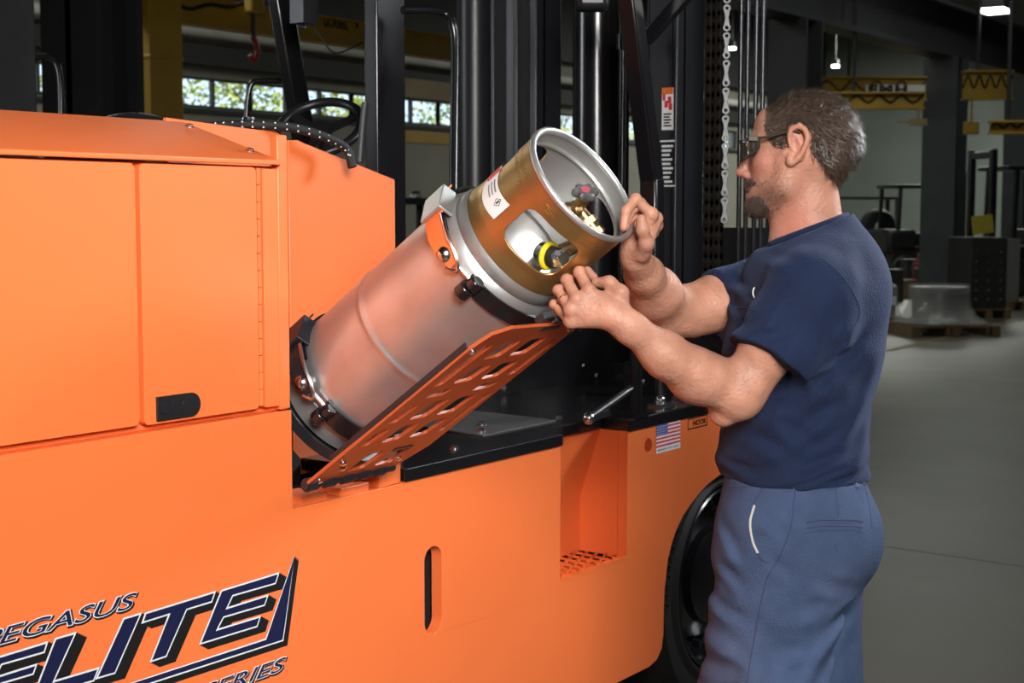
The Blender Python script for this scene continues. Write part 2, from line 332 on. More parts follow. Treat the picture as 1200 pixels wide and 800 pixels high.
# --- decals on the side panel
def poly_px(P): return [tuple(PY(x/3.3333, 630+y/3.3333, 0)[[0, 2]]) for x, y in P]
def inset(P, d):
    n = len(P); A = sum(P[i][0]*P[(i+1) % n][1]-P[(i+1) % n][0]*P[i][1] for i in range(n)); sg = 1 if A > 0 else -1; out = []
    for i in range(n):
        p0, p1, p2 = [np.array(P[(i+k-1) % n]) for k in range(3)]; e1 = (p1-p0)/np.linalg.norm(p1-p0); e2 = (p2-p1)/np.linalg.norm(p2-p1)
        n1, n2 = np.array([-e1[1], e1[0]])*sg, np.array([-e2[1], e2[0]])*sg; b = n1+n2; b = b/max(.35, (b@n1)); out.append(tuple(p1+b*d))
    return out
E2 = [(862, 203), (1090, 133), (1075, 180), (908, 228), (888, 270), (1048, 220), (1032, 265), (872, 312), (850, 354), (1018, 303), (1003, 348), (775, 418)]
LET = [('E', [(x-903, y+269) for x, y in E2]), ('L', [(213, 390), (298, 366), (212, 555), (388, 503), (365, 560), (120, 630)]),
       ('I', [(480, 312), (553, 290), (448, 530), (370, 553)]), ('T', [(565, 291), (842, 206), (826, 252), (728, 282), (648, 465), (582, 487), (655, 302), (550, 335)]), ('E', E2),
       ('swoosh', [(100, 700), (1035, 392), (1150, 65), (1105, 402), (150, 712)])]
logo = MB(); logo_w = MB(); logo_n = MB()
for nm, P in LET:
    Q = poly_px(P); sx, sz = (.022, -.014)
    if nm == 'swoosh': sx, sz = .012, -.012
    for k in range(9): logo.plate([(x+sx*k/8, z+sz*k/8) for x, z in Q], o=(0, -.0010+.00002*k, 0), t=.0003)
    logo_w.plate(Q, o=(0, -.0015, 0), t=.0004); logo_n.plate(inset(Q, .0032), o=(0, -.0020, 0), t=.0004)
logo.build('logo_shadow', 'ink', side, smooth=0); logo_w.build('logo_outline', 'silverv', side, smooth=0); logo_n.build('logo_letters', 'navy', side, smooth=0)
def text_fit(body, x0, x1, z0, z1, y, m, parent, name='lettering', shear=0, grow=0, offset=0):
    me = text_mesh(body, 1.0, shear=shear, offset=offset, extrude=0); co = np.empty(len(me.vertices)*3, np.float32); me.vertices.foreach_get('co', co); co = co.reshape(-1, 3)
    lo, hi = co.min(0), co.max(0); out = np.empty_like(co)
    out[:, 0] = x0-grow+(co[:, 0]-lo[0])/(hi[0]-lo[0])*(x1-x0+2*grow); out[:, 2] = z0-grow+(co[:, 1]-lo[1])/(hi[1]-lo[1])*(z1-z0+2*grow); out[:, 1] = y
    me.vertices.foreach_set('co', out.ravel()); me.materials.clear(); return obj(name, me, m, parent, smooth=0)
z0, z1 = PY(147, 714, 0)[2], PY(157, 694, 0)[2]; xr = PY(160, 700, 0)[0]
for body, x0, x1, z0, z1 in (('PEGASUS', 1.375, xr, z0, z1), ('SERIES', PY(233, 800, 0)[0], PY(335, 772, 0)[0], PY(325, 787, 0)[2], PY(334, 769, 0)[2])):
    text_fit(body, x0+.0025, x1+.0025, z0-.0025, z1-.0025, -.0011, 'ink', side, shear=.35, offset=.045, grow=.003)
    text_fit(body, x0, x1, z0, z1, -.0014, 'silverv', side, shear=.35, offset=.03, grow=.0016)
    text_fit(body, x0, x1, z0, z1, -.0018, 'navy', side, shear=.35, offset=.004)
# flag sticker
fx0, fx1 = PY(769, 512, 0)[0], PY(797, 508, 0)[0]; fz1, fzm, fz0 = .985-.022, .895, .874
fz1 = PY(783, 493, 0)[2]; fz0 = PY(783, 528, 0)[2]; fzm = fz0+(fz1-fz0)*.20
MB().plate([(fx0, fz0), (fx1, fz0), (fx1, fz1), (fx0, fz1)], o=(0, -.0008, 0), t=.0004).build('flag_sticker', 'white', side, smooth=0)
mb = MB(); h = (fz1-fzm)/13
for k in range(0, 13, 2): mb.plate([(fx0, fzm+k*h), (fx1, fzm+k*h), (fx1, fzm+(k+1)*h), (fx0, fzm+(k+1)*h)], o=(0, -.0012, 0), t=.0003)
mb.build('flag_stripes', 'red', side, smooth=0)
cx1 = fx0+(fx1-fx0)*.46; cz0 = fzm+6*h
MB().plate([(fx0, cz0), (cx1, cz0), (cx1, fz1), (fx0, fz1)], o=(0, -.0016, 0), t=.0003).build('flag_canton', mat('flag_blue', (.03, .06, .30), .5), side, smooth=0)
mb = MB()
for i in range(6):
    for j in range(5): mb.plate(circ(fx0+(cx1-fx0)*(i+.5)/6, cz0+(fz1-cz0)*(j+.5)/5, .0022, 6), o=(0, -.0019, 0), t=.0002)
mb.build('flag_stars', 'white', side, smooth=0)['kind'] = 'stuff'
text_fit('MADE IN USA', fx0+.008, fx1-.008, fz0+.006, fzm-.006, -.0013, 'ink', side, offset=.01)
hx0, hx1 = PY(806, 494, 0)[0], PY(829, 490, 0)[0]; hz0, hz1 = PY(817, 501, 0)[2], PY(817, 488, 0)[2]
mb = MB(); mb.plate([(hx0, hz0), (hx1, hz0), (hx1, hz1), (hx0, hz1)], [[(hx0+.003, hz0+.003), (hx1-.003, hz0+.003), (hx1-.003, hz1-.003), (hx0+.003, hz1-.003)]], o=(0, -.0008, 0), t=.0004); mb.build('hook_sign_border', 'ink', side, smooth=0)
text_fit('HOOK', hx0+.03, hx1-.006, hz0+.008, hz1-.008, -.0010, 'ink', side, offset=.012)
# --- cab: guard pillars, seat, steering wheel, hose, lamp, handles
MB().box((3.30, .80, .95), (3.43, .85, 2.8)).build('guard_pillar', 'black', fk, bevel=.006)
mb = MB(); mb.bar(PY(322, -40, 1.7), PY(358, 175, 1.7), .05, .085, (1, 0, 0)); mb.build('guard_pillar', 'black', fk, bevel=.01)
mb = MB(); a_, b_ = PY(2, 60, 1.7), PY(43, 60, 1.7); mb.box((a_[0]-.08, 1.70, 1.2), (b_[0], 1.78, 3.0)); mb.build('guard_pillar', 'matte', fk, bevel=.01)
mb = MB(); mb.bar(PX(734, -30, 3.75), PX(764, 212, 3.92), .058, .058, (0, 1, 0)); mb.bar(PX(764, 208, 3.92), PX(766, 480, 3.93), .058, .058, (0, 1, 0)); mb.build('guard_pillar', 'black', fk, bevel=.008)
mb = MB(); mb.bar(PX(812, -14, 3.9), PX(756, 48, 3.9), .03, .038, (0, 1, 0)); mb.build('guard_brace', 'black', fk, bevel=.004)
mb = MB(); mb.tube(bez([PD(472, 12, 4.2), PD(500, 12, 4.25), PD(520, 15, 4.28), PD(530, 28, 4.28), PD(533, 60, 4.28), PD(532, 150, 4.25), PD(531, 235, 4.2)], 8), .0125, 14); mb.build('grab_handle', 'black', fk)
mb = MB(); mb.tube(bez([PD(40, 68, 5.2), PD(56, 66, 5.2), PD(67, 76, 5.2), PD(71, 100, 5.2), PD(72, 150, 5.2)], 8), .012, 12); mb.build('grab_handle', 'black', fk)
mb = MB(); mb.tube(bez([PD(288, 150, 5.4), PD(290, 120, 5.4), PD(294, 100, 5.4), PD(303, 95, 5.4), PD(335, 95, 5.4)], 8), .011, 12); mb.build('grab_handle', 'black', fk)
mb = MB(); c = PD(158, 158, 3.3); mb.sph(tuple(c), .1, 14, sc=(1.05, .9, .5)); mb.build('seat_cushion', 'plast', fk)
mb = MB(); c = PD(374, 150, 4.6); nx, ny, nz = frame((-.60, -.25, .76)); C = Vector(c); R = .135
mb.tube([C+(nx*math.cos(a)+ny*math.sin(a))*R for a in np.linspace(0, 2*pi, 40, endpoint=False)], .015, 12, closed=True)
for a in (.5, 2.6, 4.7): mb.bar(C-nz*.02, C+(nx*math.cos(a)+ny*math.sin(a))*R, .03, .012, nz)
mb.cyl(C-nz*.03, C+nz*.005, .035); mb.cyl(C-nz*.30, C-nz*.02, .022); mb.build('steering_wheel', 'plast', fk)
hp = bez([PD(205, 165, 3.2), PD(232, 151, 3.2), PD(262, 147, 3.2), (PD(300, 146, 3.2)), PD(345, 150, 3.25), PD(385, 162, 3.3), PD(406, 175, 3.35), PD(413, 196, 3.35)], 10)
mb = MB(); mb.tube(hp, .0105, 12); hs = mb.build('hydraulic_hose', 'matte', fk)
mb = MB()
for k in range(8, len(hp)-3, 3):
    p = Vector(hp[k]); toc = (Vector(CAM)-p).normalized()
    for dz in (-.005, .006): mb.sph(tuple(p+toc*.0095+Vector((0, 0, dz))), .0022, 4)
mb.build('hose_speckles', 'white', hs)['kind'] = 'stuff'
mb = MB(); c = PD(291, 142, 3.35); mb.lathe(c, (0, 0, 1), [(.022, -.02), (.022, .0), (.016, .003), (.014, .009), (.0, .010)], 16); mb.build('filler_cap', 'chrome', fk)
mb = MB(); c = PD(356, 12, 4.9); mb.obox(c, (1, 0, 0), (0, 1, 0), (0, 0, 1), .035, .03, .045); mb.tube(bez([PD(356, 24, 4.9), PD(358, 32, 4.9), PD(350, 30, 4.9)], 5), .008, 8); mb.build('work_lamp', 'plast', fk, bevel=.008)
mb = MB(); mb.tube(bez([PD(360, 24, 4.95), PD(375, 42, 4.95), PD(393, 62, 4.95), PD(425, 50, 4.95)], 8), .003, 8); mb.build('lamp_cable', 'matte', fk)
mb = MB(); c = PD(694, 0, 4.4); mb.obox(c, rt, (0, 0, 1), fw, .050, .034, .03); mb.build('work_lamp', 'satin', fk, bevel=.02, seg=3)
mb = MB(); p = [PD(422, 190, 4.0), PD(425, 150, 4.0), PD(428, 120, 4.0)]; mb.tube(bez(p, 5), .010, 10); mb.build('control_lever', 'plast', fk)
# --- mast
XM = 4.3; ZT = 2.9
def ym(px): return PX(px, 150, XM)[1]
mb = MB(); yc = (ym(540)+ym(572))/2; mb.cyl((XM, yc, .5), (XM, yc, ZT), (ym(540)-ym(572))/2, n=32); mb.build('lift_cylinder', 'satin', fk)
yc = (ym(675)+ym(722))/2; mb = MB(); mb.cyl((XM, yc, .5), (XM, yc, ZT), (ym(675)-ym(722))/2, n=36); mb.build('lift_cylinder', 'black', fk)
def rail(px0, px1, x0, x1, m='satin', fl=.012):
    y1, y0 = ym(px0), ym(px1); mb = MB(); w = .018
    for (yy, z) in (((y0), 0), ((y1-w), 0)): mb.box((x0, yy, .4), (x1, yy+w, ZT))
    mb.box((x0+.04, y0, .4), (x0+.06, y1, ZT)); return mb.build('mast_rail', m, fk, bevel=fl*.4)
rail(574, 606, XM, XM+.16); rail(605, 632, XM-.02, XM+.14); rail(762, 798, XM-.03, XM+.16, 'satin'); rail(640, 668, XM+.3, XM+.4, 'matte')
MB().box((XM+.45, .15, .4), (XM+.47, 1.4, 1.5)).build('carriage_plate', 'matte', fk)
for z in (.9, 2.55): MB().box((XM+.06, ym(798), z), (XM+.12, ym(538), z+.14)).build('mast_crossmember', 'satin', fk, bevel=.006)
mb = MB(); mb.cyl(PX(730, 52, 4.15), PX(728, 330, 4.15), .0125, n=16); mb.cyl(PX(730, 40, 4.15), PX(730, 58, 4.15), .02, n=16); mb.build('tilt_rod', 'black', fk)
mb = MB(); mb.box((XM-.1, -.02, .75), (XM+.05, .33, 1.10)); mb.box((XM-.05, .0, 1.10), (XM+.02, .45, 1.30)); mb.build('front_cowl', 'black', fk, bevel=.01)
# warning label and data plate on the rail
yA, yB = ym(776), ym(789); xs = XM-.0315
def lab(px0, y0, px1, y1, m, nm, dx=0): 
    p0, p1 = PX(px0, y0, xs), PX(px1, y1, xs); mb = MB(); mb.box((xs-.001-dx, p1[1], p1[2]), (xs-dx, p0[1], p0[2])); return mb.build(nm, m, fk, smooth=0)
mb = MB(); yy0, yy1 = ym(765), ym(792); mb.box((XM-.03, yy1, .9), (XM-.022, yy0, ZT)); mb.build('mast_cover_strip', 'satin', fk)
lab(776, 103, 789, 152, 'white', 'warning_label'); lab(776, 103, 789, 110, mat('orange_print', (.75, .16, .03), .5), 'warning_header', .001)
mb = MB()
for y, x0, x1 in ((118, 777, 780), (126, 779, 783), (121, 783, 787), (129, 784, 788)): 
    p0, p1 = PX(x0, y, xs), PX(x1, y-8, xs); mb.box((xs-.0025, p1[1], p0[2]), (xs-.001, p0[1], p1[2]), 0)
for k in range(5): p0, p1 = PX(778, 133+k*3.4, xs), PX(787-(k % 2)*2, 134.4+k*3.4, xs); mb.box((xs-.0025, p1[1], p1[2]), (xs-.001, p0[1], p0[2]), 1)
mb.build('warning_print', ['red', 'ink'], fk, smooth=0)
lab(774, 165, 791, 218, 'ink', 'data_plate')
mb = MB()
for k in range(9): p0, p1 = PX(776, 170+k*5.2, xs), PX(789-(k*7 % 5), 172.4+k*5.2, xs); mb.box((xs-.0025, p1[1], p1[2]), (xs-.001, p0[1], p0[2]))
p0, p1 = PX(774, 164.5, xs), PX(791, 166, xs); mb.box((xs-.0025, p1[1], p1[2]), (xs-.001, p0[1], p0[2])); p0, p1 = PX(774, 217, xs), PX(791, 218.5, xs); mb.box((xs-.0025, p1[1], p1[2]), (xs-.001, p0[1], p0[2]))
mb.build('data_plate_print', 'silverv', fk, smooth=0)
# lift chain of separate links, outer plate chain, hoses
M['chain'] = mat('oiled_chain_steel', (.075, .068, .06), .38, .8, .4, 60); M['chain2'] = mat('zinc_chain_plate', (.20, .205, .21), .45, .6, .3, 60)
def part_empty(name, loc, parent=fk):
    o = bpy.data.objects.new(name, None); COL.objects.link(o); o.parent = parent; o.location = Vector(loc)-worg(parent); ORG[o.name] = Vector(loc); return o
XC = 4.25; ya, yb = PX(826, 150, XC)[1], PX(848, 150, XC)[1]; pitch = .0425; W = (ya-yb)/2
ch = part_empty('lift_chain', (XC, (ya+yb)/2, 1.2)); proto = None
for k in range(38):
    z = 1.18+k*pitch
    if proto is None:
        mb = MB(); y0 = (ya+yb)/2; mb.cyl((XC, y0-W, z), (XC, y0+W, z), .010, n=10)
        for j in range(4): y = y0-W*.82+W*1.64*j/3; mb.plate([(a*.85, b) for a, b in rrect(-.016, -.029, .016, .029, .0155, 3)], o=(XC, y-.0035, z), t=.007)
        for j in (-1, 1): mb.cyl((XC, y0+j*W*.5-.008, z), (XC, y0+j*W*.5+.008, z), .018, n=10)
        proto = mb.build('chain_link', 'chain', ch)
    else: c = proto.copy(); COL.objects.link(c); c.location = proto.location+Vector((0, 0, k*pitch))
y0 = PX(852, 150, XC)[1]; ch2 = part_empty('outer_chain', (XC, y0, 1.4)); proto = None
for k in range(14):
    z = 1.56+k*.086
    if proto is None:
        P = [(.0125*math.cos(a), .030+.0125*math.sin(a)) for a in np.linspace(-.7, pi+.7, 12)]+[(-.0055, 0)]+[(.0125*math.cos(a), -.030+.0125*math.sin(a)) for a in np.linspace(pi-.7, 2*pi+.7, 12)]+[(.0055, 0)]
        proto = MB().plate(P, [circ(0, .030, .005, 8), circ(0, -.030, .005, 8)], o=(XC-.01, y0, z), ex=tuple(rt), ey=(0, 0, 1), nrm=(fw[0], fw[1], 0), t=.008).build('chain_link', 'chain2', ch2, bevel=.001)
    else: c = proto.copy(); COL.objects.link(c); c.location = proto.location+Vector((0, 0, k*.086))
for px in (867, 875, 885, 893):
    y = PX(px, 150, XC+.05)[1]; mb = MB(); mb.cyl((XC+.05, y, .5), (XC+.05, y, ZT), .0075, n=14); mb.build('hydraulic_pipe', mat('polished_pipe', (.05, .052, .06), .2, .6), fk)
# ================================================================== propane cylinder and its tilting cradle
TA = np.array([0, -.81, .586]); TA /= np.linalg.norm(TA); TC = PX(684, 215, 2.28); T1 = np.array([1, 0, 0.]); T2 = np.cross(TA, T1); TN = -T2
def TT(th, s, r): th = math.radians(th); return TC-TA*s+r*(T1*math.cos(th)+T2*math.sin(th))
RB = .145
tank = thing('propane_cylinder', 'brushed aluminium propane cylinder with gold collar tilted in the forklift cradle', 'gas cylinder', tuple(TC-TA*.74))
def lat(prof, n=72, th0=0, th1=360, mb=None, m=0):       # prof: (r, s)
    mb = mb or MB(); full = abs(th1-th0-360) < 1e-6; k = n if full else n+1; V = []
    for r, s in prof:
        for i in range(k): V.append(TT(th0+(th1-th0)*i/n, s, max(r, 1e-5)))
    F = [(a*k+i, a*k+(i+1) % k, (a+1)*k+(i+1) % k, (a+1)*k+i) for a in range(len(prof)-1) for i in range(k if full else n)]
    return mb.add(V, [f[::-1] for f in F] if False else F, m)
dome = [(.0, .165), (.03, .166), (.07, .171), (.10, .180), (.122, .192), (.136, .206), (.143, .222), (.1447, .238), (RB, .245), (RB, .252)]
body = dome+[(RB, .32), (RB, .40), (RB, .462), (RB, .472), (RB+.0018, .475), (RB+.0024, .479), (RB+.0018, .483), (RB, .486), (RB, .496), (RB, .56), (RB, .64), (RB, .650), (.142, .675), (.132, .695), (.11, .712), (.06, .722), (0, .724)]
ob = lat(body, 96).build('cylinder_shell', 'alu', tank, smooth=60)
lat([(.128, .176), (.131, .184), (.1335, .200), (.130, .204)], 96).build('shoulder_weld', 'alu2', tank, smooth=60)
lat([(.120, .690), (.134, .695), (.137, .74), (.131, .742), (.128, .70)], 72).build('foot_ring', 'alu2', tank)
# collar sheet with three hand openings (angle, s) grid
def collar():
    mb = MB(); nth, ns = 360, 64; Rc = .124; S0, S1 = .006, .186
    def q_(t, s):
        best = (9, 0)
        for c in (217, 337, 97):
            d = (t-c+180) % 360-180; q = (abs(d/31)**4.5+abs((s-.089)/.045)**4.5)**(1/4.5)
            if q < best[0]: best = (q, c)
        return best
    G = {}; ts = [[(360*i/nth, S0+(S1-S0)*j/ns) for i in range(nth)] for j in range(ns+1)]; qs = [[q_(*ts[j][i]) for i in range(nth)] for j in range(ns+1)]; F = []
    for j in range(ns):
        for i in range(nth):
            k = (i+1) % nth; c4 = ((j, i), (j, k), (j+1, k), (j+1, i))
            if any(qs[a][b][0] >= 1 for a, b in c4): F.append(c4)
    V = []; ids = {}
    for f in F:
        for a, b in f:
            if (a, b) in ids: continue
            t, s = ts[a][b]; q, c = qs[a][b]
            if q < 1: d = (t-c+180) % 360-180; t = c+d/q; s = .089+(s-.089)/q
            ids[(a, b)] = len(V); V.append(TT(t, s, Rc+.004*max(0, (s-.15)/.036)))
    mb.add(V, [tuple(ids[x] for x in f) for f in F]); return mb
cb = collar(); co = cb.build('collar', ['gold', 'alu2'], tank, smooth=50)
so_ = co.modifiers.new('thickness', 'SOLIDIFY'); so_.thickness = .004; so_.offset = 1; so_.material_offset = 1; so_.material_offset_rim = 0
# make the sheet thicken inwards
me = co.data
p = me.polygons[0]; cen = np.array(p.center)+np.array(ORG[co.name]); axp = TC-TA*((TC-cen)@TA); outw = cen-axp
if np.array(p.normal)@outw < 0: me.flip_normals()
so_.offset = -1
lat([(.122, .010), (.126, .008), (.128, .003), (.127, -.002), (.123, -.004), (.118, -.002), (.116, .003), (.117, .007), (.120, .009)], 96).build('collar_rim', 'alu2', tank, smooth=80)
lat([(.1195, .030), (.115, .031), (.113, .034), (.115, .037), (.1195, .038)], 96).build('collar_bead', 'alu2', tank, smooth=80)
# valve in the collar
def loc(x, y, s): return TC-TA*s+T1*x+T2*y                # local: x to +X, y up/in
vb = MB(); vb.cyl(TT(298, .178, .055), PD(703, 276, 2.70), .017, .013, 16)
vb.cyl(PD(663, 246, 2.712), PD(684, 246, 2.705), .0155, n=14); vb.cyl(PD(672, 246, 2.71), PD(678, 246, 2.707), .020, n=6); vb.cyl(PD(676, 246, 2.708), PD(684, 232, 2.695), .012, n=14)
vb.cyl(PD(680, 248, 2.708), PD(703, 276, 2.70), .012, n=14); vb.cyl(PD(688, 258, 2.705), PD(693, 264, 2.703), .018, n=6); vb.cyl(PD(697, 269, 2.70), PD(702, 275, 2.70), .016, n=8)
vv = vb.build('valve_body', 'brass', tank, smooth=30)
hw = MB(); hc = PD(685, 230, 2.69); hd = np.array(loc(.02, .05, .06))-np.array(loc(.02, .02, .10)); hd = TA*.8+T2*.5-T1*.35; hd /= np.linalg.norm(hd); X, Y, Z = frame(hd); Hc = Vector(hc)
P = [(.021+.0045*math.cos(6*a)) for a in np.linspace(0, 2*pi, 48, endpoint=False)]
V = [Hc+(X*math.cos(2*pi*i/48)+Y*math.sin(2*pi*i/48))*P[i]*k+Z*h for h, k in ((0, .85), (.004, 1), (.012, 1), (.016, .85), (.013, .5)) for i in range(48)]
F = [(j*48+i, j*48+(i+1) % 48, (j+1)*48+(i+1) % 48, (j+1)*48+i) for j in range(4) for i in range(48)]+[tuple(range(4*48, 5*48)), tuple(range(48))[::-1]]
hw.add(V, F); hwo = hw.build('handwheel', mat('grey_handwheel', (.12, .12, .12), .5, .3), tank)
mb = MB(); mb.cyl(Hc+Z*.012, Hc+Z*.0165, .009, n=16); mb.build('handwheel_centre', mat('pink_label', (.45, .10, .13), .5), hwo)
# hose fitting seen through the near opening
fb = MB(); f0, f1 = loc(-.070, -.052, .112), loc(-.102, -.078, .112); f0, f1 = np.array(TT(236, .132, .072)), np.array(TT(247, .092, .112)); fb.cyl(f0, f1, .016, n=18); fb.cyl(f0+(f1-f0)*.15, f0+(f1-f0)*.35, .024, n=20); fb.cyl(f0+(f1-f0)*.75, f0+(f1-f0)*.95, .018, n=6); fb.build('hose_fitting', 'chrome', tank, smooth=30)
fb = MB(); fd = (f1-f0)/np.linalg.norm(f1-f0); fx, fy, fz = frame(fd); q = Vector(f0+(f1-f0)*.42)
fb.tube([q+(fx*math.cos(a)+fy*math.sin(a))*.022 for a in np.linspace(0, 2*pi, 28, endpoint=False)], .0055, 8, closed=True); fb.build('fitting_ring', 'yellowp', tank)
fb = MB(); fb.cyl(f0+(f1-f0)*.42, f0+(f1-f0)*.72, .0195, n=20); fb.build('fitting_seal', 'matte', tank)
# sticker wrapped on the collar
def wrapped(th0, th1, s0, s1, m, nm, r=.1248, bow=.0):
    n, k = 12, 8; V = []
    for j in range(k+1):
        for i in range(n+1):
            t = th0+(th1-th0)*i/n; s = s0+(s1-s0)*j/k+bow*math.sin(pi*i/n); V.append(TT(t, s, r))
    mb = MB(); mb.add(V, [(j*(n+1)+i, j*(n+1)+i+1, (j+1)*(n+1)+i+1, (j+1)*(n+1)+i) for j in range(k) for i in range(n)]); return mb.build(nm, m, co)
wrapped(124, 174, .085, .128, 'white', 'sticker', .1250, .010); wrapped(118, 132, .085, .122, 'red', 'sticker_header', .1254, .006)
mb = MB()
for k in range(5): pass
p = Vector(TT(164, .106, .1256)); nn = (p-Vector(TC-TA*.106)).normalized(); ux = Vector(TA); uy = nn.cross(ux)
mb.tube([p+ux*.009, p+uy*.008, p-ux*.009, p-uy*.008], .0007, 5, closed=True); mb.obox(p, ux, uy, nn, .004, .0015, .0006)
for k in range(3):
    for t in np.linspace(140, 153, 7): q = Vector(TT(t, .095+.008*k+.008*math.sin(pi*(t-124)/50), .1253)); mb.obox(q, ux, uy, nn, .0012, .0011, .0005)
mb.build('sticker_print', 'ink', co)['kind'] = 'stuff'
mb = MB()                                                   # stamped characters on the gold collar
random.seed(3)
for t0, t1, s in ((196, 206, .022), (198, 208, .030), (222, 262, .024), (226, 258, .033), (120, 170, .03), (122, 168, .045)):
    t = t0
    while t < t1:
        for _ in range(3):
            q = Vector(TT(t+random.uniform(-.7, .7), s+random.uniform(-.003, .003), .1240)); nn = (q-Vector(TC-TA*s)).normalized(); ux = Vector(TA); uy = nn.cross(ux)
            if random.random() < .5: ux, uy = uy, ux
            mb.obox(q, ux, uy, nn, .0026, .0006, .0006)
        t += 3.6
mb.build('stamped_marks', 'gold', co, smooth=0)['kind'] = 'stuff'
# --- cradle: slotted tray under the cylinder (part of the forklift)
cr = bpy.data.objects.new('cylinder_cradle', None); COL.objects.link(cr); cr.parent = fk; cl = TC-TA*.80+TN*.165; ORG['cylinder_cradle'] = Vector(cl); cr.location = Vector(cl)-worg(fk)
off = .168
outl = [(-.205, .748), (.060, .738), (.098, .665), (.100, .235), (.085, .206), (-.14, .198), (-.185, .214), (-.202, .26)]
holes = []
def slot_(x0, x1, s0, s1, r=.006):
    q = [np.array(p) for p in ((x0-.004, s1), (x1-.005, s1-.002), (x1+.007, s0), (x0+.006, s0+.002))]; R_ = []
    for i in range(4):
        for o_ in (q[i-1], q[(i+1) % 4]): R_.append(tuple(q[i]+(o_-q[i])*min(.3, r/np.linalg.norm(o_-q[i]))))
    holes.append(R_)
for s0, s1 in ((.247, .304), (.330, .387), (.452, .518), (.541, .604), (.648, .716)):
    slot_(-.114, -.062, s0, s1); slot_(-.030, .024, s0, s1)
slot_(-.006, .046, .408, .432, .004); slot_(-.150, -.100, .408, .432, .004)
for x0, x1, s0, s1 in ((.056, .078, .258, .386), (.056, .078, .453, .602), (-.175, -.148, .25, .388), (-.178, -.150, .455, .52), (-.180, -.152, .541, .604)): slot_(x0, x1, s0, s1)
tr = MB().plate(outl, holes, o=tuple(TC+TN*off), ex=(1, 0, 0), ey=tuple(-TA), nrm=tuple(TN), t=.007).build('tray', mat('shaded_orange_tray', (.50, .095, .030), .35, 0, .1, 6), cr, smooth=0, bevel=.0015)  # darker red-brown puts the underside's shade into the orange tray colour
for xx in (-.2025, .099): mb = MB(); mb.obox(TC-TA*.46+TN*(off-.004)+T1*xx, TA, TN, T1, .20, .006, .0015); mb.build('tray_flange', 'satin', cr, bevel=.001)
bolts('tray_bolt', [TC-TA*s+TN*(off+.007)+T1*x for x, s in ((-.185, .268), (.082, .226), (-.17, .665), (-.15, .69), (-.18, .73), (.03, .70))], TN, .006, .005, 'chrome', cr)
mb = MB(); h = TC-TA*.748+TN*(off+.004); mb.cyl(h-T1*.205, h+T1*.06, .010, n=12)
for k in range(5): mb.cyl(h-T1*(.20-.05*k), h-T1*(.175-.05*k), .014, n=12)
mb.build('tray_hinge', 'satin', cr)
